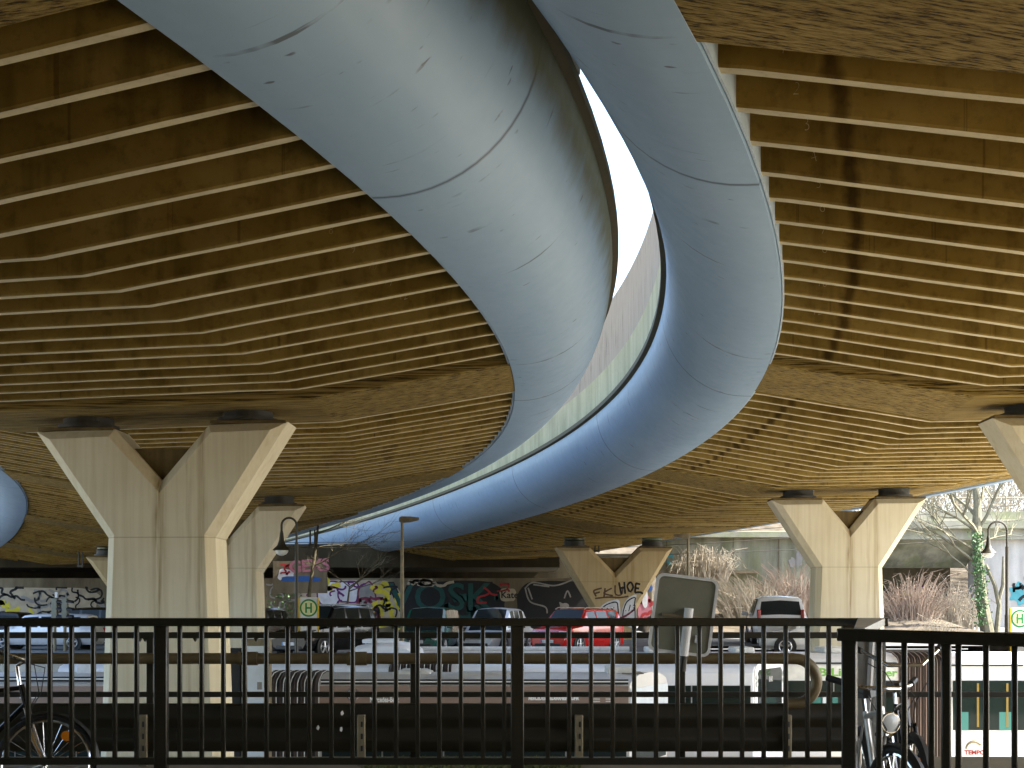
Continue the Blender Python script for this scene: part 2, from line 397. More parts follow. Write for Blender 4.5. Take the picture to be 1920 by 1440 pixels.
def tube_section():
    # (v outward, z) ; v = 0 on the deck edge.  outer skin first, then lip, then the inside
    skin = [(-.02, .02), (0, -.06)] + [(.12 + (TA - .12) * math.sin(R(q)), -.06 + (TB + .06) * (1 - math.cos(R(q)))) for q in range(0, 91, 6)]
    return skin
SKIN = tube_section()
def sweep(name, m, parent, sect, fr, closed=True, uv=False, ds=DS):
    rings = []; 
    for d in ds:
        o, u = fr(d)
        rings.append([o - u * v + Vector((0, 0, z)) for v, z in sect])
    b = MB(); b.loft(rings, closed, closed)
    me_o = b.build(name, m, parent, smooth=35)
    if uv:
        me = me_o.data; ul = me.uv_layers.new(name='UVMap')
        L = [0]
        for i in range(1, len(sect)): L.append(L[-1] + math.hypot(sect[i][0] - sect[i - 1][0], sect[i][1] - sect[i - 1][1]))
        D = [0]
        for i in range(1, len(ds)): D.append(D[-1] + (rings[i][0] - rings[i - 1][0]).length)
        n = len(sect)
        for lp in me.loops:
            vi = lp.vertex_index; ul.data[lp.index].uv = (D[vi // n], L[vi % n])
    return me_o
def viaduct(label, c, sgn, W, cf, matrib, inner_wall, first_rib, step, beam0, paint):
    root = thing('viaduct', label, 'viaduct', (0, 0, 0), 0, 'curved viaduct decks')
    fin = lambda d: frame(c, sgn, d)
    def fout(d):
        o, u = frame(c, sgn, d); o2 = o + u * W; o2.z += zprof(W, W, cf) - ZE; return o2, -u
    # deck slab above the ribs
    us = [-.03, UK, W - UK, W + .03]
    sec = [(-u, zprof(min(max(u, 0), W), W, cf) + .62) for u in us]
    sec += [(-u, z + .35) for (mu, z), u in reversed(list(zip(sec, us)))]
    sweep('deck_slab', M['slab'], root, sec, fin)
    # edge girders: rounded steel fascia with its lip and inner web
    for fr, inner in ((fin, True), (fout, False)):
        sk = [(v, z + ZE) for v, z in SKIN]
        g = sweep('edge_girder', paint, root, sk, fr, closed=False, uv=True)
        lp = [(TA - .01, ZE + TB - .02), (TA + .10, ZE + TB + .02), (TA + .10, ZE + TB + .14), (TA - .14, ZE + TB + .14), (TA - .14, ZE + TB - .02)]
        sweep('lip', M['lip'], g, lp, fr)
        wb = [(-.045, ZE - .03), (-.021, ZE - .03), (-.021, ZE + 1.1), (-.045, ZE + 1.1)]
        sweep('web_plate', M['web'], g, wb, fr)
        tp = [(.0, ZE + 1.08), (.0, ZE + TB + .10), (TA - .15, ZE + TB + .10), (TA - .15, ZE + TB - .1)]
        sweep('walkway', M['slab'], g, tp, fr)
        if inner and inner_wall == 'long':
            zb = ZE + TB + .14
            ds2 = DS  # near stretch added unseen, keeps sun off the left girder
            wl = [(TA - .10, zb), (TA + .03, zb), (TA + .03, zb + .92), (TA - .10, zb + .92)]
            p = sweep('parapet', M['algae'], root, wl, fr, ds=ds2)
            bo = [(TA - .09, zb + .92), (TA + .01, zb + .92), (TA + .01, zb + 2.70), (TA - .09, zb + 2.70)]
            sweep('noise_barrier', M['grooved'], root, bo, fr, uv=True, ds=ds2)
        if inner and inner_wall == 'short':
            zb = ZE + TB + .14; ds2 = [d * .5 for d in range(0, 31)]
            wl = [(TA - .06, zb), (TA + .115, zb), (TA + .115, zb + 1.5), (TA - .06, zb + 1.5)]
            sweep('parapet', M['wallpale'], root, wl, fr, ds=ds2)
    # cross beams over the piers
    beams = [(6.6, beam0), (22.7, 25.4), (38.4, 40.8), (53.8, 56.2), (69.3, 71.7)]
    for a, e in beams:
        rings = []
        uu = [.0, UK, W - UK, W]
        for d in (a, a + .05, e - .05, e):
            o, u = fin(d); lo = []
            for x in uu: lo.append(o + u * x + Vector((0, 0, zprof(x, W, cf) - (.05 if a < d < e else .02))))
            hi = [o + u * x + Vector((0, 0, zprof(x, W, cf) + .60)) for x in reversed(uu)]
            rings.append(lo + hi)
        ob = MB().loft(rings).build('cross_beam', M['board'], root, smooth=0)
    # transverse ribs (shared meshes, each rib an object)
    variants = []
    for k in range(4):
        th = .145; rings = []
        xs = [0.02, .25] + [UK * i / 4 for i in range(1, 4)] + [UK] + [UK + (W - 2 * UK) * i / 6 for i in range(1, 6)] + [W - UK] + [W - UK * i / 4 for i in (3, 2, 1)] + [W - .02]
        for x in xs:
            z = zprof(x, W, cf) + random.uniform(-.006, .006); t2 = th / 2 + random.uniform(-.008, .008); zt = zprof(x, W, cf) + .63
            rings.append([(x, -t2, z + .022), (x, -t2 + .018, z), (x, t2 - .018, z), (x, t2, z + .022), (x, t2, zt), (x, -t2, zt)])
        mb = MB().loft(rings); variants.append(mb)
    meshes = []
    ribs = []
    d = first_rib; k = 0; cnt = 0
    while d < 84 and cnt < 97:
        if not any(a - .12 < d < e + .12 for a, e in beams):
            o, u = fin(d)
            if len(meshes) < 4:
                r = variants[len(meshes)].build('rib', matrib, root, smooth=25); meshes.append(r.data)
                r.data.materials.append(M['rib_bounce'])
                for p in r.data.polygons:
                    if p.normal.z < -.9: p.material_index = 1  # undersides take the painted bounce light colour
            else:
                r = bpy.data.objects.new('rib', meshes[k % 4]); COL.objects.link(r); r.parent = root
            if sgn < 0 and False: pass
            ang = math.atan2(u.y, u.x)
            r.location = (o.x, o.y, o.z + random.uniform(-.012, .012)); r.rotation_euler = (0, 0, ang)
            ribs.append((d, r)); k += 1; cnt += 1
        d += step
    # chalk numbers on the ribs near their ends
    for i, (d, r) in enumerate(ribs):
        if 9.5 < d < 22 and (sgn > 0 or d > 14.5):
            num = str(int(round((d - (9.64 if sgn < 0 else 10.5)) / step)) + 1)
            u0 = 1.0 if sgn < 0 else .55
            hgt = zprof(u0, W, cf) + .20
            text(num, random.uniform(.14, .2), 'chalk_number', M['chalk'], r, (u0, (-.083 if sgn > 0 else .083), hgt),
                 (R(90), random.uniform(-.3, .3), 0 if sgn > 0 else R(180)), extr=.001, offset=-.006, sx=.8)
    return root
WL, WR = 13.4, 12.5
viaduct('left concrete viaduct deck with brown ribs and wide grey blue edge girder', CL, -1, WL, -.035, M['ribL'], 'short', 9.64 - .765 * 7, .765, 9.2, M['paint'])
viaduct('right concrete viaduct deck with water stained ribs and narrower blue edge girder', CR, 1, WR, .02, M['ribR'], 'long', 10.5 - .81 * 8, .81, 9.9, M['paintR'])

# ------------------------------------------------------------------ Y shaped piers
def offset_poly(P, k):
    n = len(P); out = []
    for i in range(n):
        p0, p1, p2 = Vector(P[i - 1]), Vector(P[i]), Vector(P[(i + 1) % n])
        d1 = (p1 - p0).normalized(); d2 = (p2 - p1).normalized()
        n1 = Vector((-d1.y, d1.x)); n2 = Vector((-d2.y, d2.x))
        bb = (n1 + n2); bb.normalize(); q = max(.35, bb.dot(n1))
        out.append(tuple(p1 + bb * (k / q)))
    return out
def pier(label, loc, rz, ztop=3.45, zk=1.40, zv=2.45, tip=2.35, inner=.88, half=1.0, halfb=1.22, depth=1.1, zbase=-3.3, mat='pier', web=True, cf=0.0):
    # z values are heights above the eye level, so add EYE
    t = thing('y_pier', label, 'pier', (loc[0], loc[1], EYE), rz, 'y shaped viaduct piers')
    h = depth / 2
    # counter clockwise outline in x,z
    P = [(-halfb, zbase - EYE), (halfb, zbase - EYE), (half, zk), (tip, ztop + cf * tip), (inner, ztop + cf * inner), (0, zv), (-inner, ztop - cf * inner), (-tip, ztop - cf * tip), (-half, zk)]
    Q = offset_poly(P, .16)
    ring = lambda PP, y: [(x, y, z) for x, z in PP]
    b = MB(); b.loft([ring(Q, -h), ring(P, -h + .16), ring(P, h - .16), ring(Q, h)])
    o = b.build('pier_body', M[mat], t, smooth=0)
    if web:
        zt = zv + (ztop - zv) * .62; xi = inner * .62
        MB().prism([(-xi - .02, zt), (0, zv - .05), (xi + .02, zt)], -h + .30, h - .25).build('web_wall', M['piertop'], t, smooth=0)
    # grimy caps under the bearings
    zt0 = ztop
    for sx in (-1, 1):
        xc = sx * (tip + inner) / 2; ztop = zt0 + cf * xc
        MB().box((xc, 0, ztop + .03), ((tip - inner) * .96, depth * .78, .06)).build('cap', M['piertop'], t, bevel=.01)
        be = MB(); be.cyl((xc - sx * .1, 0, ztop + .06), (xc - sx * .1, 0, ztop + .13), .56, 28); be.cyl((xc - sx * .1, 0, ztop + .13), (xc - sx * .1, 0, ztop + .31), .46, 28)
        bo = be.build('bearing', M['rubber'], t)
        b2 = MB(); b2.lathe([(.50, 0), (.43, .05), (.43, .12), (.52, .16)], (xc - sx * .1, 0, ztop + .31), 28)
        b2.build('bearing_ring', M['greenbear'] if sx > 0 else M['bearing'], bo)
    return t
pp = []
pp.append(pier('large pale Y pier in front at left, nearest and largest of the piers', (-6.47, 24.1), R(-2.1), 3.45, cf=.036))
pp.append(pier('pale Y pier half hidden behind the largest pier, beside the arched lamp', (-8.85, 40.2), R(6), 3.30, 1.28, 2.32, cf=.03))
pp.append(pier('pale Y pier at right with silver car at its foot', (10.25, 39.3), R(-1), 3.47, 1.38, 2.55, inner=.78, cf=.012))
pp.append(pier('Y pier cut by right photo edge, only its left arm showing', (11.1, 23.6), R(-2), 3.55, 1.4, 2.5))
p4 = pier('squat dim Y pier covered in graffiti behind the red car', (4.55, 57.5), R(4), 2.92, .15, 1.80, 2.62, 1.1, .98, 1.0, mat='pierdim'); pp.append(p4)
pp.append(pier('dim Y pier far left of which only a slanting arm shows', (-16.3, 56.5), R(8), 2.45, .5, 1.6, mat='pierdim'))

# graffiti on the squat pier
def stroke(pts, wd, y=0, n=8):
    """flat spray line: ribbon with thickness in the x,z plane at depth y"""
    b = MB(); P = []
    pts = [Vector(p) for p in pts]
    m = len(pts)
    for i in range(m - 1):
        p0, p1, p2, p3 = pts[max(i - 1, 0)], pts[i], pts[i + 1], pts[min(i + 2, m - 1)]
        for k in range(n):
            t = k / n
            P.append(.5 * ((2 * p1) + (-p0 + p2) * t + (2 * p0 - 5 * p1 + 4 * p2 - p3) * t * t + (-p0 + 3 * p1 - 3 * p2 + p3) * t ** 3))
    P.append(pts[-1])
    a = []; c = []
    for i, p in enumerate(P):
        t = (P[min(i + 1, len(P) - 1)] - P[max(i - 1, 0)])
        if t.length < 1e-6: t = Vector((1, 0))
        t.normalize(); q = Vector((-t.y, t.x)) * wd / 2 * random.uniform(.85, 1.1)
        a.append(p + q); c.append(p - q)
    L = len(P); vs = [(v.x, y, v.y) for v in a] + [(v.x, y, v.y) for v in c]
    b.add(vs, [(i, i + 1, L + i + 1, L + i) for i in range(L - 1)])
    return b
def blob(poly, y, n=6):
    pts = [Vector(p) for p in poly]; m = len(pts); P = []
    for i in range(m):
        p0, p1, p2, p3 = pts[i - 1], pts[i], pts[(i + 1) % m], pts[(i + 2) % m]
        for k in range(n):
            t = k / n
            P.append(.5 * ((2 * p1) + (-p0 + p2) * t + (2 * p0 - 5 * p1 + 4 * p2 - p3) * t * t + (-p0 + 3 * p1 - 3 * p2 + p3) * t ** 3))
    b = MB(); b.add([(p.x, y, p.y) for p in P], [tuple(range(len(P)))]); return b, P
def merge(*bs):
    o = MB()
    for b in bs: o.add(b.v, b.f)
    return o

def text_on(parent, s, px, pz, size, m, y, name='graffiti', off=0, sx=1, shear=0, roll=0):
    return text(s, size, name, m, parent, (px, y, pz), (R(90), roll, 0), .002, off, 'CENTER', sx, shear)
# tags on the squat pier (pier space: x from its middle, z above eye level)
def tagpier():
    hy = -.55 - .004
    g = merge(*[stroke(s, .075, hy) for s in ([(-.85, .75), (-.95, 1.0), (-.6, 1.12)], [(-.92, .88), (-.68, .95)], [(-.5, .72), (-.45, 1.12)], [(-.15, 1.12), (-.5, .9), (-.1, .78)],
        [(.0, 1.25), (.02, .86), (.28, .84), (.36, 1.2)], [(-.9, .66), (-.3, .72), (.2, .70), (.6, .76)])])
    g.build('graffiti_tag', M['g_brown'], p4, smooth=0)
    g = merge(*[stroke(s, .11, hy - .003) for s in ([(.15, 1.6), (.28, 1.0)], [(.45, 1.62), (.5, 1.0)], [(.2, 1.3), (.5, 1.32)], [(.75, 1.1), (.62, 1.4), (.8, 1.6), (.95, 1.35), (.78, 1.08)],
        [(1.1, 1.55), (1.05, 1.05)], [(1.08, 1.55), (1.35, 1.5)], [(1.06, 1.3), (1.28, 1.28)], [(1.05, 1.06), (1.35, 1.08), (1.5, 1.0)])])
    for vi, v in enumerate(g.v): g.v[vi] = (v[0] * .8 + .05, v[1], v[2] * .85 + .02)
    g.build('graffiti_tag', M['g_black'], p4, smooth=0)
    for poly, wd in (([(-1.05, -.1), (-.5, .42), (.1, .62), (.22, .3), (.2, -.45), (-.3, -.62), (-.9, -.6)], 0), ([(.3, .1), (.5, .6), (.95, .84), (1.1, .5), (1.08, -.5), (.6, -.6), (.3, -.3)], 0)):
        poly = [(max(-.93, min(.93, x)), z) for x, z in poly]
        b_, P = blob(poly, hy - .006); b_.build('graffiti_bubble', M['g_white'], p4, smooth=0)
        c0 = sum((Vector(p) for p in poly), Vector((0, 0))) / len(poly)
        inn = [tuple(c0 + (Vector(p) - c0) * .82) for p in poly]
        stroke(inn + [inn[0]], .055, hy - .010).build('graffiti_outline', M['g_black'], p4, smooth=0)
    text_on(p4, 'jAY', -.28, .12, .42, M['g_black'], hy - .012, sx=.8)
    text_on(p4, '.13', .66, .22, .42, M['g_black'], hy - .012, sx=.9, shear=.3)
    stroke([(-.1, -.25), (.4, -.15), (.9, .2)], .09, hy - .013).build('graffiti_tag', M['g_maroon'], p4, smooth=0)
tagpier()

# ------------------------------------------------------------------ near railing, left run
def railing_left():
    d = 8.0; t = thing('railing', 'long dark metal railing of thin upright bars crossing the whole foreground', 'railing', (0, d, 0), 0, 'dark railings by the footway')
    Z = lambda py: EYE + (1150 - py) / F * d
    X = lambda px: (px - 960) / F * d
    x0, x1 = X(-330), X(1663)
    hr = MB(); zc_ = Z(1166.5); hr.box(((x0 + x1) / 2, 0, zc_), (x1 - x0, .075, .052)); hr.build('handrail', M['fence'], t, bevel=.006)
    lo = MB(); lo.box(((x0 + X(1586)) / 2, 0, Z(1427)), (X(1586) - x0, .04, .045)); lo.build('bottom_rail', M['fence'], t, bevel=.004)
    posts = [302, 970, 1592, -366 + 40]
    k = 0
    for k in range(-8, 39):
        px = 13 + 40.55 * k
        if min(abs(px - p) for p in posts) < 17 and px < 1600: continue
        b = MB(); b.box((X(px) + random.uniform(-.0015, .0015), 0, (Z(1172) + Z(1422)) / 2), (.027, .03, Z(1170) - Z(1424)))
        b.build('bar', M['fence'], t, bevel=.005)
    for p in posts:
        b = MB(); b.box((X(p), .005, Z(1168) / 2 - .015), (.082, .06, Z(1168) + .0)); b.build('post', M['fence'], t, bevel=.006)
    a, e = at(1634, 1159, 7.97), at(1612, 1176.5, 6.5)
    b = MB(); b.loft([[(p.x - w_, p.y - d, p.z - .045), (p.x + w_, p.y - d, p.z - .045), (p.x + w_, p.y - d, p.z), (p.x - w_, p.y - d, p.z)] for p, w_ in ((a, .085), (e, .03))]); b.build('corner_sheen_cap', M['steel'], t, bevel=.004)  # pale steel paints the sky sheen on the dark rail corner
    return t
railing_left()
def railing_right():
    d = 6.5; a = Vector(at(1572, 1178, 6.5)); e = Vector(at(2010, 1190, 6.05))
    t = thing('railing', 'nearer dark railing with wide handrail at lower right, in front of the bicycles', 'railing', (a.x, a.y, 0), math.atan2(e.y - a.y, e.x - a.x), 'dark railings by the footway')
    L = math.hypot(e.x - a.x, e.y - a.y); za, ze = a.z, e.z
    b = MB(); w_ = .05; th = .064
    b.loft([[(x, -w_, z - th), (x, w_, z - th), (x, w_, z), (x, -w_, z)] for x, z in ((0, za), (L, ze))]); b.build('handrail', M['fence'], t, bevel=.006)
    for px in (1653, 1702, 1754, 1805, 1856, 1908, 1962):
        u = (px - 1572) / 438; x = L * u; z = za + (ze - za) * u - .05
        b = MB(); b.box((x, 0, (z + .12) / 2), (.028, .03, z - .12)); b.build('bar', M['fence'], t, bevel=.005)
    for px in (1594, 1782):
        u = (px - 1572) / 438; x = L * u; z = za - .05
        wd = .072 if px < 1600 else .044
        b = MB(); b.box((x, .004, z / 2), (wd, .06, z)); b.build('post', M['fence'], t, bevel=.006)
    b = MB(); b.box((L / 2, 0, .13), (L, .04, .045)); b.build('bottom_rail', M['fence'], t, bevel=.004)
railing_right()
# fluted steel column at the corner
def column():
    d = 8.12; X = lambda px: (px - 1634) / F * d
    x0 = at(1634, 0, d).x; zt = at(0, 1190, d).z
    t = thing('steel_column', 'brushed steel channel column standing between the railing corner and the bicycles', 'column', (x0, d, 0))
    b = MB(); P = [(X(1606), 0), (X(1618), -.012), (X(1621), .03), (X(1634), .03), (X(1636), -.004), (X(1644), -.012), (X(1647), .03), (X(1658), .03), (X(1661), 0), (X(1661), .11), (X(1606), .11)]
    b.loft([[(x, y, 0) for x, y in P], [(x, y, zt) for x, y in P]]); b.build('channel', M['steel'], t, smooth=20)
    s = MB(); s.tube([(X(1634), -.02, zt - .01), (X(1629), -.022, zt - .30), (X(1627), -.022, zt - .55)], [.016, .020, .004], 8); s.build('white_strip', M['white'], t)  # narrow white strip on the column face
column()
# ------------------------------------------------------------------ tubular rail and crash barrier at the drop
DB = 12.05
Zb = lambda py: EYE + (1150 - py) / F * DB
Xb = lambda px: (px - 960) / F * DB
def tubular():
    t = thing('pipe_railing', 'thin two rail metal frame railing above the dark crash barrier', 'railing', (0, DB, 0))
    for py, hh, nm in ((1191, .058, 'top_rail'), (1302, .05, 'lower_rail')):
        MB().box(((Xb(-500) + Xb(2300)) / 2, 0, Zb(py)), (Xb(2300) - Xb(-500), .05, hh)).build(nm, M['beam'], t, bevel=.008)
    for px in (-216, 282, 776, 1278, 1775, 2270):
        MB().box((Xb(px), .0, Zb(1191) / 2), (.066, .044, Zb(1191))).build('post', M['beam'], t, bevel=.006)
    # little saw tooth clips on the rails
    for px in (262, 272, 180, 366, 480, 702, 870, 1398, 1762, 1862):
        MB().loft([[(Xb(px) - .018, -.028, Zb(1196)), (Xb(px) + .018, -.028, Zb(1196)), (Xb(px) + .018, .028, Zb(1196)), (Xb(px) - .018, .028, Zb(1196))], [(Xb(px), -.02, Zb(1203)), (Xb(px) + .004, -.02, Zb(1203)), (Xb(px) + .004, .02, Zb(1203)), (Xb(px), .02, Zb(1203))]]).build('clip', M['beam'], t)
tubular()
def crash():
    y = -.24
    t = thing('crash_barrier', 'dark corrugated guard beam with a brown hand tube that bends back at its right end', 'crash barrier', (0, DB, 0))
    # hand tube with its returning end
    zt = Zb(1233); r = .052
    arc = [(Xb(1478) + .21 * math.sin(R(q)), y, zt - .21 + .21 * math.cos(R(q))) for q in range(0, 181, 12)]
    MB().tube([(Xb(-420), y, zt), (Xb(1440), y, zt)] + arc + [(Xb(1466), y, zt - .42)], r, 14).build('hand_tube', M['rust'], t)
    for px in (-60, 675, 475):
        MB().cyl((Xb(px) - .09, y, zt), (Xb(px) + .09, y, zt), r + .012, 14).build('sleeve', M['rust'], t)
    # W beam
    z0, z1 = Zb(1404), Zb(1316)
    hh = z1 - z0
    prof = [(0, 0), (-.012, .02), (-.05, .09), (-.05, .14), (.01, .20), (.01, .23), (-.05, .29), (-.05, .34), (-.012, .42), (0, hh)]
    pr = [(y - .0 + a * 1.1, z0 + q * hh / .44 if q < .43 else z1) for a, q in prof] 
    bb = [(y + .06, z1), (y + .06, z0)]
    b = MB(); xs = (Xb(-420), Xb(1592))
    b.loft([[(x, yy, zz) for yy, zz in pr + bb] for x in xs]); b.build('guard_beam', M['beam'], t, smooth=75)
    for px in (-108, 287, 685, 1082, 1462):
        p = MB(); p.box((Xb(px), y - .085, Zb(1335) / 2), (.075, .05, Zb(1335)))
        po = p.build('barrier_post', M['zinc'], t, bevel=.006)
        s = MB()
        for q in (1352, 1374, 1396): s.box((Xb(px) + .008, y - .111, Zb(q)), (.018, .006, .05))
        s.build('slot', M['dark'], po)
crash()
def sign_back():
    d = 11.55; c = at(1281, 1153, d)
    t = thing('sign_board', 'grey back of a leaning square sign with rounded white rim on a stub pipe', 'sign', tuple(c))
    t.rotation_euler = (R(4), R(7), R(-3))
    def rr(w_, h_, r_, y):
        P = []
        for cx, cz, q0 in ((1, 1, 0), (-1, 1, 90), (-1, -1, 180), (1, -1, 270)):
            for k in range(0, 91, 15): P.append((cx * (w_ / 2 - r_) + r_ * math.cos(R(q0 + k)), y, cz * (h_ / 2 - r_) + r_ * math.sin(R(q0 + k))))
        return P
    w_, h_ = .56, .71
    MB().loft([rr(w_ - .02, h_ - .02, .06, -.012), rr(w_ - .02, h_ - .02, .06, .03)]).build('board', M['signback'], t)
    A = rr(w_, h_, .07, -.03); B = rr(w_, h_, .07, .04); C2 = rr(w_ - .05, h_ - .05, .05, -.03); D2 = rr(w_ - .05, h_ - .05, .05, .04)
    b = MB(); b.loft([A, B, D2, C2, A], cap=False); b.build('rim', M['white'], t)
    p = MB(); p.tube([(.04, -.06, .07), (.045, -.06, -.36)], .042, 14); po = p.build('stub_pipe', M['white'], t)
    MB().tube([(.045, -.06, -.30), (.048, -.06, -.5)], .036, 12).build('socket', M['beam'], t)
    for zz in (.0,):
        MB().box((.02, -.03, -.015), (.42, .02, .03)).build('bracket', M['zinc'], t, bevel=.004)
    MB().box((.155, -.035, -.20), (.05, .03, .07)).build('bracket', M['white'], t, bevel=.004)
sign_back()
# scraps of paper snagged on the railing
for (px, py) in ((641, 1338), (640, 1368), (596, 1364)):
    c = at(px, py, 7.985); b = MB(); n = 5
    P = [(c.x + random.uniform(.006, .014) * math.cos(k * 1.256), c.y + random.uniform(-.003, .003), c.z + random.uniform(.01, .026) * math.sin(k * 1.256)) for k in range(n)]
    b.add(P, [tuple(range(n))]); b.add([(x, y + .003, z) for x, y, z in P], [tuple(range(n))[::-1]])
    o = b.build('paper_scrap', M['white'], smooth=0)
    tag(o, 'small white scrap of paper snagged on a railing bar left of centre', 'paper scrap', 'paper scraps on the railing')
# ------------------------------------------------------------------ bicycles
def wheel(parent, c, axis, r=.34, fender=False):
    wobj = MB().ring(c, r - .018, axis, .019, 36, 8).build('wheel', M['tyre'], parent)
    MB().ring(c, r - .045, axis, .011, 36, 6).build('rim', M['chrome'], wobj)
    ax = Vector(axis).normalized(); a = ax.orthogonal().normalized(); b_ = ax.cross(a); c = Vector(c); s = MB()
    for k in range(28):
        q = 2 * math.pi * k / 28; sg = .025 if k % 2 else -.025
        s.tube([c + ax * sg, c + (a * math.cos(q) + b_ * math.sin(q)) * (r - .045)], .0022, 4, cap=False)
    s.build('spokes', M['chrome'], wobj)
    MB().cyl(c - ax * .045, c + ax * .045, .018, 10).build('hub', M['chrome'], wobj)
    return wobj
def bicycle(label, loc, rz, lean, frame_m, bar='flat', lamp=True, group=None, steer=0, hb=1.05):
    # x forward, z up, rear wheel at x = -.52, front wheel at x = +.53
    t = thing('bicycle', label, 'bicycle', loc, rz, group); t.rotation_euler = (lean, 0, rz)
    r = .34
    wheel(t, (-.52, 0, r), (0, 1, 0)); 
    Y = lambda x, y, z: (x, y, z)
    head_t, head_b = Vector((.34, 0, .86)), Vector((.39, 0, .72)); bb = Vector((-.08, 0, .28)); st = Vector((-.24, 0, .78)); ra = Vector((-.52, 0, r)); fa = Vector((.53, 0, r))
    f = MB(); f.tube([head_t + Vector((0, 0, .02)), head_b], .022, 10); f.tube([bb, st + Vector((-.01, 0, .03))], .017, 10); f.tube([bb, head_b + Vector((-.01, 0, .03))], .019, 10); f.tube([st, head_t], .016, 10)
    for s in (-1, 1):
        f.tube([bb + Vector((0, .03 * s, 0)), ra + Vector((0, .06 * s, 0))], .010, 8); f.tube([st + Vector((0, .02 * s, -.02)), ra + Vector((0, .06 * s, 0))], .008, 8)
    f.build('bike_frame', frame_m, t)
    # steered front end
    piv = head_b; rot = Matrix.Rotation(steer, 3, (head_t - head_b).normalized())
    S = lambda v: piv + rot @ (Vector(v) - piv)
    ax = rot @ Vector((0, 1, 0))
    wheel(t, S(fa), ax)
    k = MB()
    for s in (-1, 1): k.tube([S((.385, .045 * s, .72)), S((.45, .05 * s, .50)), S((.53, .055 * s, r))], [.013, .013, .009], 8)
    k.tube([S((.385, -.05, .73)), S((.385, .05, .73))], .014, 8); fk = k.build('fork', M['chrome'] if bar == 'flat' else frame_m, t)
    if lamp and steer < 0: MB().tube([S((.452, -.052, .50)), S((.50, -.054, .41))], .015, 8).build('stripe', M['blue'], fk)
    m = MB(); m.tube([S((.335, 0, .86)), S((.31, 0, hb - .04)), S((.36, 0, hb))], .014, 10); m.build('stem', M['chrome'], t)
    if bar == 'flat': P = [(.22, -.27, hb + .05), (.31, -.19, hb + .02), (.36, -.09, hb), (.36, 0, hb), (.36, .09, hb), (.31, .19, hb + .02), (.22, .27, hb + .05)]
    else: P = [(.16, -.27, hb + .11), (.25, -.22, hb + .08), (.36, -.1, hb), (.36, 0, hb), (.36, .1, hb), (.25, .22, hb + .08), (.16, .27, hb + .11)]
    hbn = MB(); hbn.tube([S(p) for p in P], .0125, 10); hb_o = hbn.build('handlebar', M['chrome'], t)
    for i0, i1 in ((0, 1), (-1, -2)):
        a, e = Vector(P[i0]), Vector(P[i1]); MB().tube([S(a), S(a + (e - a) * .8)], .019, 10).build('grip', M['dark'], hb_o)
    c = MB()
    for s in (-1, 1): c.tube([S((.27, .2 * s, hb + .01)), S((.46, .14 * s, hb - .04)), S((.47, .03 * s, hb - .22)), S((.40, .02 * s, .70)), S((.46, .02 * s, .60))], .0035, 6)
    c.build('brake_cable', M['dark'], t)
    MB().loft([[(x, -w_ / 2, .90), (x, w_ / 2, .90), (x, w_ * .42, .955), (x, -w_ * .42, .955)] for x, w_ in ((-.40, .13), (-.33, .19), (-.22, .12), (-.12, .045))]).build('saddle', M['dark'], t, smooth=60)
    MB().tube([(-.25, 0, .80), (-.27, 0, .91)], .013, 8).build('seat_post', M['chrome'], t)
    for ctr, qa, qb, fx in ((S(fa), -20, 120, True), ((-.52, 0, r), 0, 180, False)):
        ctr = Vector(ctr); b = MB(); rings = []
        for q in range(qa, qb + 1, 10):
            dirv = Vector((math.cos(R(q)), 0, math.sin(R(q))))
            if fx: dirv = rot @ dirv
            side = ax if fx else Vector((0, 1, 0))
            o = ctr + dirv * (r + .018); rings.append([o + side * -.03 - dirv * .012, o + dirv * .004, o + side * .03 - dirv * .012, o - dirv * .004])
        b.loft(rings); b.build('mudguard', M['dark'], t)
    if lamp:
        l = MB(); p = Vector((.45, 0, .80)); prof = [(.015, -.07), (.05, -.04), (.062, 0), (.055, .012)]
        l.lathe(prof, (0, 0, 0), 20); mt = Matrix.Rotation(R(90), 3, 'Y'); l.v = [tuple(S(p + mt @ Vector(v))) for v in l.v]
        l.build('front_lamp', M['chrome'], t)
        l = MB(); l.lathe([(.0, .022), (.03, .020), (.052, .012), (.05, .008)], (0, 0, 0), 20); l.v = [tuple(S(p + mt @ Vector(v))) for v in l.v]; l.build('lamp_lens', M['headlamp'], t)
    o = MB(); cpt = S(fa + Vector((.13, .0, .19))); o.disc(cpt + ax * 0, .034, ax, 16, .03); o.build('reflector', M['orange'], t)
    cr = MB(); cr.disc((-.08, .05, .28), .10, (0, 1, 0), 24, .006); cr.tube([(-.08, .07, .28), (-.16, .09, .13)], .009, 8); cr.tube([(-.08, -.06, .28), (0, -.09, .43)], .009, 8)
    cr.box((-.16, .13, .13), (.09, .08, .02)); cr.box((0, -.13, .43), (.09, .08, .02)); cr.build('crank', M['dark'], t)
    ra2 = MB()
    for s in (-1, 1): ra2.tube([(-.24, .05 * s, .73), (-.66, .06 * s, .73), (-.53, .06 * s, .36)], .006, 6)
    for x in (-.4, -.5, -.6): ra2.tube([(x, -.06, .73), (x, .06, .73)], .005, 6)
    ra2.build('luggage_rack', M['steel'], t)
    return t
GB = 'bicycles parked by the railing'
bicycle('chrome barred bicycle nearest the railing corner with round front lamp and blue fork stripe', (2.17, 7.46, 0), R(-97), R(5), M['steel'], 'flat', True, GB, R(20), .985)
bicycle('dark tall barred city bicycle standing just behind the chrome barred one', (2.50, 8.06, 0), R(-101), R(4), M['blackpaint'], 'high', False, GB, R(8), 1.09)
bicycle('dark bicycle at the left photo edge with only its front wheel in view', (at(75, 0, 8.75).x - .5, 8.75, .03), R(0), R(-5), M['blackpaint'], 'flat', False, GB, R(6))
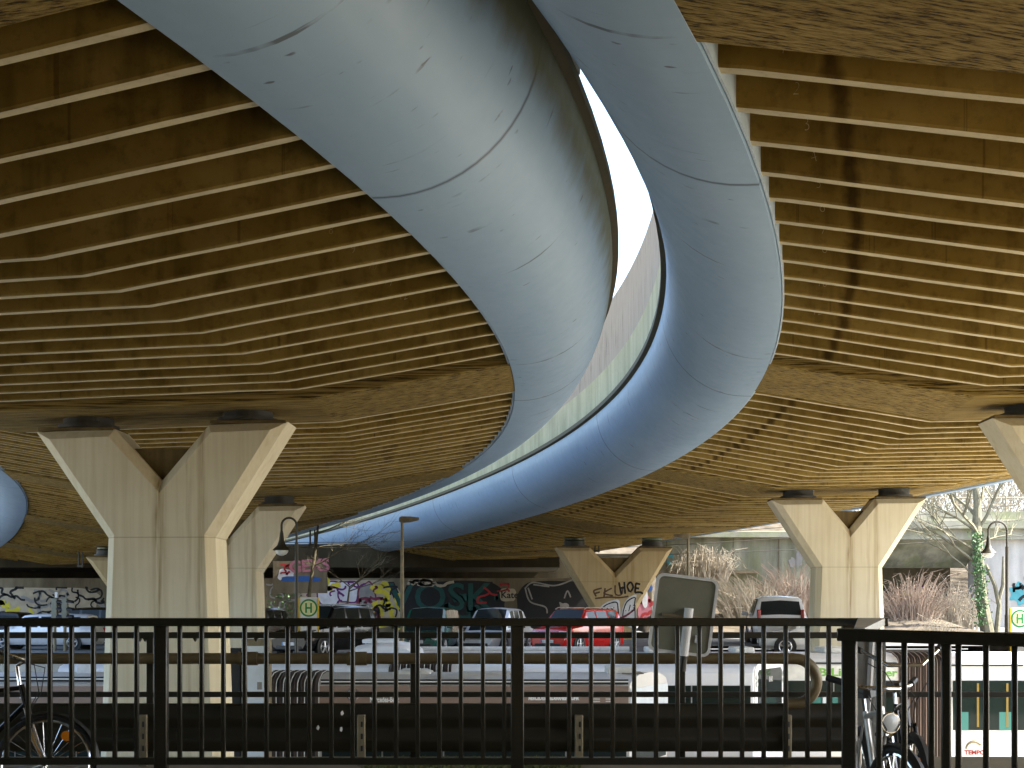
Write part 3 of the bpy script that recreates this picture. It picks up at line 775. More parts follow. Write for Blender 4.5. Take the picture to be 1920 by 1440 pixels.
# ------------------------------------------------------------------ street lamps, stop signs, poles
def arch_lamp(label, px_pole, px_head, ptop, d, zbase):
    xp, xh = (px_pole - 960) / F * d, (px_head - 960) / F * d; top = at(0, ptop, d).z
    t = thing('street_lamp', label, 'street lamp', (xp, d, zbase), 0, 'arched street lamps')
    H = top - zbase; dx = xh - xp; r = abs(dx) / 2; sg = -1 if dx < 0 else 1
    MB().tube([(0, 0, 0), (0, 0, 1.0), (0, 0, 1.05), (0, 0, H - 1.1 * r - .5)], [.075, .075, .055, .055], 12).build('pole', M['lampblack'], t)
    arc = [(dx / 2 - sg * r * math.cos(R(q)), 0, H - r + r * math.sin(R(q)) * 1.0) for q in range(0, 181, 12)]
    MB().tube([(0, 0, H - 1.1 * r - .55)] + arc + [(dx, 0, H - r - .22)], .034, 10).build('arm', M['lampblack'], t)
    z = H - r - .22
    h = MB(); h.lathe([(.035, .06), (.055, -.02), (.075, -.22), (.13, -.38), (.25, -.50), (.27, -.53), (.24, -.54), (.1, -.5)], (dx, 0, z), 24); h.build('shade', M['lampblack'], t, smooth=40)
    g = MB(); g.lathe([(.20, -.52), (.19, -.58), (.14, -.65), (.06, -.69), (.001, -.70)], (dx, 0, z), 24); g.build('lamp_globe', M['lampglass'], t, smooth=60)
arch_lamp('arched dark street lamp with bell shade in front of the half hidden pier', 556, 528, 971, 38.6, BUSZ)
arch_lamp('arched dark street lamp with bell shade in front of the pale abutment at right', 1888, 1853, 978, 43.2, zc(16))
def flat_lamp(label, px, ptop, d, zb, sg=1):
    x = (px - 960) / F * d; z = at(0, ptop, d).z
    t = thing('street_lamp', label, 'street lamp', (x, d, zb), 0, 'flat headed street lamps')
    MB().tube([(0, 0, 0), (0, 0, z - zb - .05)], [.08, .05], 10).build('pole', M['zinc'], t)
    h = MB(); s = sg
    h.loft([[(s * x_, -w_, z - zb + z0), (s * x_, w_, z - zb + z0), (s * x_, w_ * .8, z - zb + z1), (s * x_, -w_ * .8, z - zb + z1)] for x_, w_, z0, z1 in ((-.10, .08, -.12, .02), (-.02, .13, -.16, .07), (.3, .14, -.13, .06), (.58, .09, -.06, .03))])
    h.build('luminaire', M['zinc'], t, smooth=40)
flat_lamp('slim pole lamp with flat boxy head in front of the blue girder', 754, 972, 44.5, zc(-3))
flat_lamp('slim pole lamp with flat head just above the sign back', 1290, 1003, 52, zc(6), -1)
def stop_sign(label, px0, px1, ptop, pbot, d, zb, name_text, pale=False):
    x0, x1 = (px0 - 960) / F * d, (px1 - 960) / F * d; zt, z1 = at(0, ptop, d).z - zb, at(0, pbot, d).z - zb
    cx = (x0 + x1) / 2; wd = x1 - x0
    t = thing('bus_stop_sign', label, 'bus stop sign', (cx, d, zb), 0, 'bus stop signs')
    MB().cyl((-wd / 2 - .06, .05, 0), (-wd / 2 - .06, .05, zt + .1), .04, 10).build('pole', M['lampblack'], t)
    MB().box((0, 0, (zt + z1) / 2), (wd * .84, .06, zt - z1)).build('panel', M['buswhite'], t, bevel=.01)
    for s in (-1, 1): MB().box((s * wd * .46, 0, (zt + z1) / 2), (wd * .075, .07, zt - z1 - .02)).build('edge_strip', M['yellow'], t)
    c = (0, -.034, zt - .36)
    fl = MB(); fl.disc(c, .30, (0, 1, 0), 32, .008); fl.v = [(x, y, c[2] + (z - c[2]) * 1.0) for x, y, z in fl.v]
    e = fl.build('emblem_disc', M['green'], t)
    f2 = MB(); f2.disc((0, -.040, c[2]), .245, (0, 1, 0), 32, .008); f2.build('emblem_field', M['lemon'], e)
    hh = MB()
    for s in (-1, 1): hh.box((s * .085, -.047, c[2]), (.058, .008, .33))
    hh.box((0, -.047, c[2]), (.17, .007, .058)); hh.build('letter', M['green'], e)
    if name_text: text(name_text, .21, 'lettering', M['g_grey'], t, (-.02, -.034, z1 + .32), (R(90), 0, 0), .002, 0, 'CENTER', .85)
stop_sign('yellow edged bus stop sign with green H and small lettering, left of centre', 560, 598, 1120, 1187, 43.4, zc(-7), 'Reisebusse')
stop_sign('pale bus stop sign with green H at the right photo edge', 1893, 1930, 1140, 1232, 43.4, zc(16), '')
def traffic_light():
    d = 50.5; x = (112 - 960) / F * d
    t = thing('traffic_light', 'pair of dark traffic light heads seen from the side above the far left cars', 'traffic light', (x, d, zc(x)))
    z0 = zc(x)
    for px, top, sgn in ((103, 1122, 1), (122, 1122, 1)):
        xx = (px - 112) / F * d; zt = at(0, top, d).z - z0
        h = MB().box((xx, 0, zt - .45), (.22, .22, .9)).build('signal_head', M['signback'], t, bevel=.02)
        for k in range(3):
            b = MB(); b.loft([[(xx + .08, .13 * math.cos(R(q)), zt - .16 - .29 * k + .12 * math.sin(R(q))) for q in range(0, 181, 20)], [(xx + .32, .13 * math.cos(R(q)), zt - .20 - .29 * k + .12 * math.sin(R(q))) for q in range(0, 181, 20)]], closed=False, cap=False)
            b.build('visor', M['dark'], h)
        MB().cyl((xx, 0, 0), (xx, 0, zt - .88), .06, 10).build('pole', M['zinc'], t)
    MB().box((-.13, 0, at(0, 1113, d).z - z0 - .05), (.1, .1, .22)).build('detector', M['white'], t)
traffic_light()
def ad_pillar():
    d = 27.3; x0, x1 = (455 - 960) / F * d, (501 - 960) / F * d; zt = at(0, 1198, d).z - BUSZ; x = (x0 + x1) / 2; wd = x1 - x0
    t = thing('poster_pillar', 'tall grey framed pillar with pale blue white poster beside the largest pier', 'poster stand', (x, d, BUSZ))
    MB().box((0, .2, zt / 2), (wd + .06, .36, zt)).build('cabinet', M['zinc'], t, bevel=.02)
    MB().box((-.07, .2, zt + .03), (wd + .34, .5, .06)).build('cap', M['cream'], t, bevel=.01)
    MB().box((-.02, .005, zt - 1.55), (wd - .1, .03, 2.8)).build('poster', M['poster'], t)
    MB().box((-wd / 2 - .36, .25, zt / 2 - .1), (.60, .3, zt - .2)).build('side_cabinet', M['dark'], t, bevel=.02)
    MB().box((.10, -.011, zt - 1.0), (.1, .004, .16)).build('print_mark', M['g_grey'], t)
ad_pillar()

# ------------------------------------------------------------------ cars
def car(label, loc, rz, paint, kind='hatch', L=4.2, W=1.76, H=1.48, plate=None, rails=None, group='cars in the car park', roofm=None):
    t = thing('parked_car', label, 'car', loc, rz, group)
    zb = .22; belt = .93 if kind not in ('suv', 'mpv') else 1.0; hood = .82 if kind not in ('suv', 'mpv') else .98
    h2 = L / 2; w = W / 2
    # station: x, top z, belt z, half width factor, roof half width (None = no cabin)
    tail = {'hatch': .0, 'suv': .0, 'mpv': .0, 'estate': .0, 'sedan': .75}[kind]
    cowl = h2 - (1.02 if kind != 'mpv' else .82); ws = {'suv': .62, 'mpv': .9, 'hatch': .72, 'estate': .72, 'sedan': .72}[kind]
    rf = cowl - ws; rr = -h2 + .28 + tail * .95; re = -h2 + .07 + tail * .55
    st = []
    st.append((-h2, belt - .18, .62, .86, 0)); st.append((-h2 + .04, belt - .02, belt - .06, .92, 0))
    if tail: st.append((re - .03, belt + .02, belt - .02, .97, 0))
    st.append((re, belt + .02, belt, .97, 0))
    st.append((re + .84 * (rr - re), belt + .80 * (H - .05 - belt), belt, .982, .8)); st.append((rr, H - .05, belt, .985, 1))
    cab = rf - rr
    st.append((rr + .10 * cab, H - .02, belt, .99, 1)); st.append((rr + .36 * cab, H, belt, 1, 1)); st.append((rr + .40 * cab, H, belt, 1, 1))
    st.append((rr + .72 * cab, H, belt, 1, 1)); st.append((rr + .76 * cab, H, belt, 1, 1)); st.append((rf, H - .04, belt, 1, 1))
    st.append((cowl, hood + .03, hood, .99, 0)); st.append((h2 - .45, hood - .03, hood - .06, .97, 0)); st.append((h2 - .12, hood - .12, hood - .16, .90, 0)); st.append((h2, hood - .26, .55, .80, 0))
    rings = []
    for x, zt, zbelt, wf, cabin in st:
        ww = w * wf; wr = ww * (.93 - .13 * cabin); zl = zb if abs(x) < h2 - .05 else zb + .10
        half = [(0, zl), (ww * .86, zl), (ww * .97, zl + .12), (ww, (zl + zbelt) / 2 + .05), (ww * .975, zbelt), (wr, zt - (.02 + .07 * cabin)), (wr * .86, zt - (.004 + .011 * cabin)), (0, zt + (.02 + .01 * cabin))]
        rings.append([(x, y, z) for y, z in half] + [(x, -y, z) for y, z in reversed(half[1:-1])])
    n = len(rings[0]); V = [v for r in rings for v in r]
    names = {}
    i_cab = [i for i, s in enumerate(st) if s[4] == 1]
    a, e = i_cab[0], i_cab[-1]
    body, glassF = [], {'side_window': [], 'windscreen': [], 'rear_window': []}
    for i in range(len(rings) - 1):
        for k in range(n):
            f = (i * n + k, i * n + (k + 1) % n, (i + 1) * n + (k + 1) % n, (i + 1) * n + k)
            side = k in (4, n - 5); top = k in (6, n - 7)
            if side and (a <= i < e) and i not in (a + 2 if False else a, a + 2, a + 4): glassF['side_window'].append((i, k, f))
            elif i == e and top: glassF['windscreen'].append((i, k, f))
            elif i == a - 2 and top and kind != 'none': glassF['rear_window'].append((i, k, f))
            else: body.append(f)
    body.append(tuple(range(n))[::-1]); body.append(tuple((len(rings) - 1) * n + k for k in range(n)))
    b = MB(); b.add(V, body); bo = b.build('body', paint, t, smooth=38)
    def sub(name, fs, m):
        mp = {}; vs = []; F2 = []
        for f in fs:
            q = []
            for v in f:
                if v not in mp: mp[v] = len(vs); vs.append(V[v])
                q.append(mp[v])
            F2.append(tuple(q))
        bb = MB(); bb.add(vs, F2); return bb.build(name, m, t, smooth=40)
    for nm in ('windscreen', 'rear_window'): sub(nm, [f for _, _, f in glassF[nm]], M['glass'])
    for key in {(i, k) for i, k, f in glassF['side_window']}: sub('side_window', [f for i, k, f in glassF['side_window'] if (i, k) == key], M['glass'])
    wr_ = .335 if kind == 'suv' else .31
    for x in (-h2 + .82, h2 - .84):
        for s in (-1, 1):
            MB().cyl((x, s * (w - .10), wr_), (x, s * (w + .006), wr_), wr_ + .06, 24).build('wheel_arch', M['dark'], t)
            wh = MB().cyl((x, s * (w - .2), wr_), (x, s * (w + .012), wr_), wr_, 24).build('wheel', M['tyre'], t)
            rm = MB(); rm.ring((x, s * (w + .016), wr_), wr_ * .66, (0, 1, 0), .018, 24, 6)
            for q in range(5):
                aa = 2 * math.pi * q / 5 + .3
                rm.tube([(x, s * (w + .018), wr_), (x + math.cos(aa) * wr_ * .64, s * (w + .014), wr_ + math.sin(aa) * wr_ * .64)], [.045, .03], 6)
            rm.build('rim', M['rim'], wh)
    zhl = hood - .22
    for s in (-1, 1):
        MB().box((h2 - .10, s * w * .66, zhl), (.16, .34, .15), Matrix.Rotation(R(-s * 22), 3, 'Z')).build('headlight', M['headlamp'], t, bevel=.03)
        zt_ = .78 if kind != 'mpv' else 1.0
        MB().box((-h2 + .05, s * w * .80, zt_), (.10, .20 if kind != 'mpv' else .12, .26 if kind != 'mpv' else .42), Matrix.Rotation(R(s * 18), 3, 'Z')).build('tail_light', M['tail'], t, bevel=.02)
        m_ = MB(); m_.box((cowl - .22, s * (w + .09), belt + .09), (.12, .2, .14)); m_.build('mirror', paint, t, bevel=.03)
        MB().box((0, s * (w + .002), .66), (L * .42, .012, .03)).build('trim_strip', M['dark'], t)
    MB().box((h2 - .035, 0, hood - .26), (.07, W * .42, .14)).build('grille', M['dark'], t, bevel=.02)
    MB().box((h2 - .02, 0, .33), (.06, W * .62, .12)).build('air_intake', M['dark'], t, bevel=.02)
    for s, zz in ((1, .47), (-1, .62)):
        pl = MB().box((s * (h2 + .022), 0, zz), (.02, .52, .11)).build('number_plate', M['white'], t)
        if plate and s == 1:
            MB().box((s * (h2 + .034), -.235, zz), (.006, .05, .108)).build('plate_band', M['blue'], pl)
    if rails:
        for s in (-1, 1): MB().tube([(rr + .15, s * w * .70, H - .03), (rr + .3, s * w * .70, H + .04), (rf - .2, s * w * .70, H + .04), (rf - .02, s * w * .70, H - .02)], .02, 6).build('roof_rail', M['rim'], t)
    return t
def cpos(px, d): x = (px - 960) / F * d; return (x, d, zc(x))
car('black hatchback with red tail lights at the far left edge', cpos(30, 60), R(94), M['blackpaint'], 'hatch', H=1.55)
car('silver estate seen side on at far left with spoked alloy wheels', cpos(82, 53), R(180), M['silverpaint'], 'estate', L=4.6, H=1.46)
car('black van roof behind the silver estate, next to the traffic lights', cpos(165, 60), R(170), M['blackpaint'], 'suv', L=4.6, H=1.75)
car('black hatchback with white roof edge right beside the half hidden pier', cpos(497, 52), R(80), M['blackpaint'], 'suv', H=1.72)
car('black tall car with bright roof and number plate, right of the bus stop sign', cpos(612, 45.2), R(-118), M['blackpaint'], 'suv', L=4.3, H=1.78, plate=True, rails=True)
car('dark green hatchback between the flat headed lamp pole and silver car', cpos(806, 48.5), R(-100), M['greenpaint'], 'hatch', H=1.72)
car('silver grey pickup style car with dark windscreen in front of green graffiti', cpos(930, 49.6), R(-112), M['silverpaint'], 'sedan', H=1.70)
car('bright red sport utility car in front of the squat pier', cpos(1083, 48.3), R(-122), M['redpaint'], 'suv', L=4.5, H=1.66, plate=True, rails=True)
car('silver people carrier seen from behind beside the right pier', cpos(1453, 46.3), R(84), M['silverpaint'], 'mpv', L=4.1, W=1.86, H=1.68)
car('white low car parked in front of the silver people carrier', cpos(1526, 43.35)[:2] + (-.02,), R(172), M['whitepaint'], 'hatch', L=3.7, H=1.36)
# steel safety barrier in front of the cars
def safety():
    d = 42.9; X = lambda px: (px - 960) / F * d
    t = thing('safety_barrier', 'low pale steel safety barrier in front of the parked cars', 'crash barrier', (0, d, zc(0)))
    z = at(0, 1221, d).z - zc(0)
    b = MB(); P = [(0, z - .16), (-.04, z - .1), (-.04, z - .05), (0, z), (-.04, z + .05), (-.04, z + .1), (0, z + .16), (.02, z + .16), (.02, z - .16)]
    b.loft([[(x, y, zz) for y, zz in P] for x in (X(782), X(1180))]); b.build('beam', M['white'], t)
    for px in (790, 880, 970, 1060, 1150): MB().box((X(px), .08, (z + .1 - .2) / 2), (.1, .1, z + .3)).build('post', M['zinc'], t)
safety()

# ------------------------------------------------------------------ buses
def bus(label, x0, x1, yf, zt, roofm, sidem, slant=0, bellows=(), crown=.14, fascia=None, wtop=-.45, wbot=-1.6, wins=1.35, depth=2.5, wm=None, hoop='cream', wheels=(), group='buses at the bus station'):
    # z values are absolute; body runs along x, near side at y = yf
    t = thing('bus', label, 'bus', (x0, yf, BUSZ), 0, group)
    zl = zt - BUSZ
    def section(x, sl=0, grow=0):
        P = [(0, .32), (0, zl - .20), (.03, zl - .08), (.14, zl), (.6, zl + crown * .8), (depth / 2, zl + crown), (depth - .6, zl + crown * .8), (depth - .14, zl), (depth - .03, zl - .08), (depth, zl - .20), (depth, .32)]
        return [(x + sl * y, y, z) for y, z in P]
    L = x1 - x0
    cuts = [0] + [v - x0 for ab in bellows for v in ab] + [L]
    for i in range(0, len(cuts), 2):
        a, e = cuts[i], cuts[i + 1]
        sl = slant if i + 2 >= len(cuts) else 0
        mid = [section(a + (e - a) * k / 6 - 0) for k in range(6)]
        b = MB(); b.loft(mid + [section(e, sl)]); o = b.build('body', roofm, t, smooth=40)
        # side panels, slightly proud of the body
        fz0, fz1 = (zl - .22, zl - .62) if fascia is None else (fascia[0] - BUSZ, fascia[1] - BUSZ)
        MB().box(((a + e) / 2, -.012, (fz0 + fz1) / 2), (e - a - .04, .024, fz0 - fz1)).build('roof_panel', sidem, t)
        wz0, wz1 = wtop - BUSZ, wbot - BUSZ
        nw = max(1, int((e - a) / wins)); ww = (e - a - .1) / nw
        for k in range(nw):
            MB().box((a + .05 + ww * (k + .5), -.008, (wz0 + wz1) / 2), (ww - .035, .03, wz0 - wz1)).build('window', wm or M['busglass'], t)
        MB().box(((a + e) / 2, -.010, (wz1 + .42) / 2), (e - a - .04, .022, wz1 - .46)).build('side_panel', M['buswhite'], t)
    for a, e in bellows:
        b = MB(); n = int((e - a) / .075); rings = []
        for k in range(n + 1):
            g = .05 if k % 2 else -.03
            rings.append([(x, y + (g if y > depth / 2 else -g) * (1 if 0 else 1), z + (g if z > 1 else 0)) for x, y, z in section(a - x0 + (e - a) * k / n)])
        b.loft(rings); bo = b.build('bellows', M['accordion'], t, smooth=0)
        for k in range(0, n + 1, 2):
            r = section(a - x0 + (e - a) * k / n)
            p = [(x, y - .055 if y < depth / 2 else y + .055, z + .04) for x, y, z in r]
            MB().tube(p, .011, 5).build('bellows_hoop', M[hoop], bo)
    for x in wheels:
        for yy in (-.005, depth - .25):
            wh = MB().cyl((x - x0, yy - .01, .5), (x - x0, yy + .26, .5), .5, 24).build('wheel', M['tyre'], t)
            MB().cyl((x - x0, yy - .02, .5), (x - x0, yy, .5), .3, 20).build('rim', M['rim'], wh)
    return t
XA = lambda px, d: (px - 960) / F * d
yA = 28.8; ztA = EYE - 128 / F * yA
bA = bus('front articulated bus with grey roof and brown panel lettered in white', -19.5, XA(1180, yA), yA, ztA, M['busgrey'], M['mauve'], .46,
         [(XA(492, yA), XA(598, yA))], .16, (ztA - .10, ztA - .56), ztA - .62, ztA - 1.75, wheels=(-16.5, -8.2, -2.6))
def on_bus(o, b): o.parent = b
lx = lambda px, d, b: XA(px, d) - b.location.x
def bus_detail_A():
    b = bA; bz = lambda py: EYE + (1150 - py) / F * yA - BUSZ
    zt = ztA - BUSZ
    text('Mercedes-Benz', .17, 'lettering', M['lettering'], b, (lx(721, yA, b), -.028, bz(1312)), sx=.62, offset=.006)
    text('MERCEDES NIEDERRHEIN-RUHR', .12, 'lettering', M['lettering'], b, (lx(1038, yA, b), -.028, bz(1309)), sx=.66, offset=.009)
    e = MB(); c = (lx(662, yA, b), -.028, bz(1302)); e.ring(c, .135, (0, 1, 0), .011, 30, 6)
    for q in (90, 210, 330): e.tube([c, (c[0] + .13 * math.cos(R(q)), c[1], c[2] + .13 * math.sin(R(q)))], [.022, .004], 6)
    e.build('emblem', M['chrome'], b)
    for px in (1117, 1140):
        s = MB()
        for py in (1306, 1310.5, 1315): s.box((lx(px, yA, b), -.028, bz(py)), (.19 if px < 1130 else .11, .006, .026))
        s.build('vent_slots', M['cream'], b)
    for pa, pb, zo in ((602, 1178, 0), (-300, 488, -5)):
        W_ = XA(pb, yA) - XA(pa, yA); xm = lx((pa + pb) / 2, yA, b)
        MB().box((xm, -.016, bz(1278.5 + zo)), (W_, .034, .115)).build('dark_band', M['dark'], b)  # dark band behind the white gutter line
        MB().box((xm, -.028, bz(1278 + zo)), (W_, .024, .026)).build('gutter', M['lettering'], b)
    # roof units
    MB().loft([[(lx(px, yA, b), y, z) for y, z in ((.7, zt + .1), (.7, zt + h), (1.9, zt + h), (1.9, zt + .1))] for px, h in ((730, .16), (745, .22), (790, .22), (803, .16))]).build('roof_hatch', M['cream'], b, bevel=.02)
    MB().box((lx(920, yA, b), 1.0, zt + .13), (1.5, .8, .10)).build('roof_hatch', M['busgrey'], b, bevel=.03)
    u = MB(); u.box((lx(1170, yA, b), 1.3, zt + .20), (.62, 1.1, .20)); u.build('roof_unit', M['cream'], b, bevel=.03)
    MB().box((lx(1192, yA, b), 1.1, zt + .15), (.5, .9, .02)).build('louvre', M['zinc'], b)
    u = MB(); u.loft([[(lx(129, yA, b) + a * .17, 1.2 + q * .2, zt + z) for a, q in ((-1, -1), (1, -1), (1, 1), (-1, 1))] for z in (.05, .3)] + [[(lx(129, yA, b) + a * .12, 1.2 + q * .14, zt + .40) for a, q in ((-1, -1), (1, -1), (1, 1), (-1, 1))]])
    u.build('roof_vent', M['white'], b, smooth=50, bevel=.02)
    MB().box((lx(55, yA, b), -.028, bz(1307)), (.42, .006, .05)).build('marking', M['cream'], b)
    # slanted front with pale blue cap
    x1 = XA(1180, yA) - b.location.x; f = MB(); s = .46
    P = [(0.02, zt - .17), (2.48, zt - .17), (2.48, zt - 1.4), (0.02, zt - 1.4)]
    f.loft([[(x1 + s * y + .012, y, z) for y, z in P], [(x1 + s * y + .03, y, z) for y, z in P]]); f.build('front_panel', M['poster'], b)
    P = [(0.2, zt - .75), (2.3, zt - .75), (2.3, zt - 1.9), (.2, zt - 1.9)]
    f = MB(); f.loft([[(x1 + s * y + .031, y, z) for y, z in P], [(x1 + s * y + .042, y, z) for y, z in P]]); f.build('windscreen', M['busglass'], b)
bus_detail_A()
yB = 32.4; ztB = EYE - 100 / F * yB
bB = bus('middle articulated bus with plain silver white roof flank and dark rear window', -11.5, XA(1412, yB), yB, ztB, M['busroof'], M['busroof'], .52,
         [(XA(728, yB), XA(846, yB))], .10, (ztB - .16, ztB - .46), EYE - 1.83, EYE - 2.9, wheels=(-9, -4.2, 3.2))
def bus_detail_B():
    b = bB; zt = ztB - BUSZ; x1 = XA(1412, yB) - b.location.x; s = .52
    def pan(P, a, e, nm, m, **k):
        f = MB(); f.loft([[(x1 + s * y + a, y, z) for y, z in P], [(x1 + s * y + e, y, z) for y, z in P]]); return f.build(nm, m, b, **k)
    rr = [(.05, zt - .10), (.2, zt + .02), (2.3, zt + .02), (2.45, zt - .1), (2.45, zt - 1.6), (.05, zt - 1.6)]
    pan(rr, .0, .03, 'rear_panel', M['white'])
    rw = [(.28, zt - .18), (.38, zt - .10), (2.12, zt - .10), (2.22, zt - .18), (2.22, zt - 1.25), (.28, zt - 1.25)]
    pan(rw, .031, .045, 'rear_window', M['glass'])
    for z in (zt - .28, zt - .46):
        for y in (.16, 2.34): MB().disc((x1 + s * y + .045, y, z), .075, (1, -s, 0), 16, .03).build('lamp', M['headlamp'], b)
    text('0142', .2, 'fleet_number', M['white'], b, (x1 + s * 1.25 + .055, 1.25, zt - .38), (R(90), 0, math.atan2(1, s)), sx=.8)
bus_detail_B()
yC = 35.2; ztC = EYE - 84 / F * yC
bC = bus('rear articulated bus at right with display panels and lit windows', XA(1090, yC), 21.0, yC, ztC, M['buswhite'], M['cream'], 0,
         [(XA(1684, yC), XA(1782, yC))], .14, (ztC - .20, ztC - .56), ztC - .62, ztC - 1.98, wins=1.5, hoop='mauve', wheels=(4, 9, 16.5))
def bus_detail_C():
    b = bC; bz = lambda py: EYE + (1150 - py) / F * yC - BUSZ
    MB().box((lx(1500, yC, b), -.026, bz(1243.5)), (5.3, .03, .05)).build('gutter', M['dark'], b)
    MB().box((lx(1850, yC, b), -.026, bz(1247.5)), (2.0, .03, .05)).build('gutter', M['dark'], b)
    text('SB Linie', .30, 'display_text', M['led'], b, (lx(1566, yC, b), -.028, bz(1261)), sx=1.35, offset=.008)
    text('ler', .28, 'display_text', M['led'], b, (lx(1668, yC, b), -.028, bz(1262)), sx=1.3, offset=.008)
    text('24 Stunden', .34, 'lettering', M['poster'], b, (lx(1880, yC, b), -.028, bz(1263)), sx=1.2, offset=.006)
    text('TEMPO', .16, 'lettering', M['tail'], b, (lx(1827, yC, b), -.026, bz(1411)), sx=1.1, offset=.006)
    s = MB(); s.tube([(lx(1812 + 14 - 15 * math.cos(R(q)), yC, b), -.03, bz(1404 - 14 * math.sin(R(q)))) for q in range(0, 150, 12)], [.02 + .003 * i for i in range(13)], 6); s.build('emblem', M['zinc'], b)
    for px, w_, m_ in ((1525, .5, M['teal']), (1550, .3, M['poster']), (1562, .25, M['teal']), (1805, .3, M['teal']), (1890, .5, M['teal'])):
        MB().box((lx(px, yC, b), -.0255, bz(1318) if px < 1700 else bz(1352)), (w_, .004, .5)).build('seen_interior', m_, b)
    for px in (1833, 1888): MB().box((lx(px, yC, b), -.0265, bz(1322)), (.06, .006, 1.2)).build('grab_pole', M['dimyellow'], b)
    for px, w_, py in ((1405, .55, 1215), (1250, .9, 1216), (1590, 1.0, 1224)): MB().box((lx(px, yC, b), 1.25, ztC - BUSZ + .2), (w_, 1.2, .16)).build('roof_unit', M['cream'], b, bevel=.04)
bus_detail_C()
def minibus():
    d = 38.6; x0, x1 = XA(649, d), XA(784, d); zt = EYE - 56 / F * d - BUSZ; wd = x1 - x0; hw = wd / 2
    t = thing('bus', 'silver domed coach roof seen end on below the black tall car', 'bus', ((x0 + x1) / 2, d, BUSZ), 0, 'buses at the bus station')
    P = [(-hw, .35), (-hw, zt - .55), (-hw * .92, zt - .25), (-hw * .7, zt - .08), (-hw * .3, zt), (hw * .3, zt), (hw * .7, zt - .08), (hw * .92, zt - .25), (hw, zt - .55), (hw, .35)]
    b = MB(); b.loft([[(x * .96, .0, .35 + (z - .35) * .97) for x, z in P], [(x, .15, z) for x, z in P], [(x, 3.2, z) for x, z in P]]); b.build('body', M['busroof'], t, smooth=45)
    MB().box((0, -.02, zt - 1.1), (wd * .86, .05, .9)).build('rear_window', M['busglass'], t)
    MB().box((-.2, 1.6, zt + .04), (1.0, 1.6, .12)).build('roof_unit', M['busroof'], t, bevel=.03)
    for s in (-1, 1):
        wh = MB().cyl((s * (hw - .02), 1.6, .5), (s * (hw - .28), 1.6, .5), .5, 20).build('wheel', M['tyre'], t)
        MB().box((s * hw * .8, -.03, 1.0), (.2, .05, .4)).build('tail_light', M['tail'], t)
minibus()

# ------------------------------------------------------------------ walls at the back
def wall(name, label, cat, px0, px1, ptop, d, m, pbot=1196, thick=.6, group=None):
    X = lambda p: (p - 960) / F * d
    t = thing(name, label, cat, (0, d, EYE), 0, group)
    zt, zb = (1150 - ptop) / F * d, (1150 - pbot) / F * d - .6
    MB().box(((X(px0) + X(px1)) / 2, thick / 2, (zt + zb) / 2), (X(px1) - X(px0), thick, zt - zb)).build('wall_body', m, t, smooth=0)
    return t
DW = 76.0
wG = wall('graffiti_wall', 'long grimy wall covered in graffiti beneath the viaducts, behind the cars', 'wall', -420, 1222, 1084, DW, M['walldark'])
KX = DW / F
gx = lambda px: (px - 960) * KX
gzz = lambda py: (1150 - py) * KX
def letters(parent, s, px, py, size, fill, line, y=-.01, sx=1, grow=.06, roll=0):
    text(s, size, 'graffiti_outline', line, parent, (gx(px), y, gzz(py)), (R(90), roll, 0), .002, grow, 'CENTER', sx)
    text(s, size, 'graffiti_letters', fill, parent, (gx(px), y - .006, gzz(py)), (R(90), roll, 0), .002, grow * .25, 'CENTER', sx)
def squiggles(parent, px0, px1, py0, py1, n, m, wd, y, seed, L=18):
    random.seed(seed); bs = []
    for _ in range(n):
        x, z = random.uniform(px0, px1), random.uniform(py0, py1); a = random.uniform(0, 6.3); pts = []
        for k in range(random.randint(4, 7)):
            pts.append((gx(x), gzz(z))); a += random.uniform(.3, 1.2) * random.choice((1, 1, -1)); x += math.cos(a) * L * random.uniform(.4, .8); z += math.sin(a) * L * .7 * random.uniform(.4, .8)
            x = min(max(x, px0 - 4), px1 + 4); z = min(max(z, py0), py1)
        bs.append(stroke(pts, wd * random.uniform(.7, 1.3), y, 5))
    merge(*bs).build('graffiti_lines', m, parent, smooth=0)
def patch(parent, px0, px1, py0, py1, m, y, seed, k=.2):
    random.seed(seed); n = 14; P = []
    cx, cz, rx, rz = (px0 + px1) / 2, (py0 + py1) / 2, (px1 - px0) / 2, (py1 - py0) / 2
    for i in range(n):
        q = 2 * math.pi * i / n; c, s = math.cos(q), math.sin(q); f = (abs(c) ** 4 + abs(s) ** 4) ** -.25 * random.uniform(1 - k, 1)
        P.append((gx(cx + rx * c * f), gzz(cz - rz * s * f)))
    b_, _ = blob(P, y); b_.build('graffiti_field', m, parent, smooth=0)
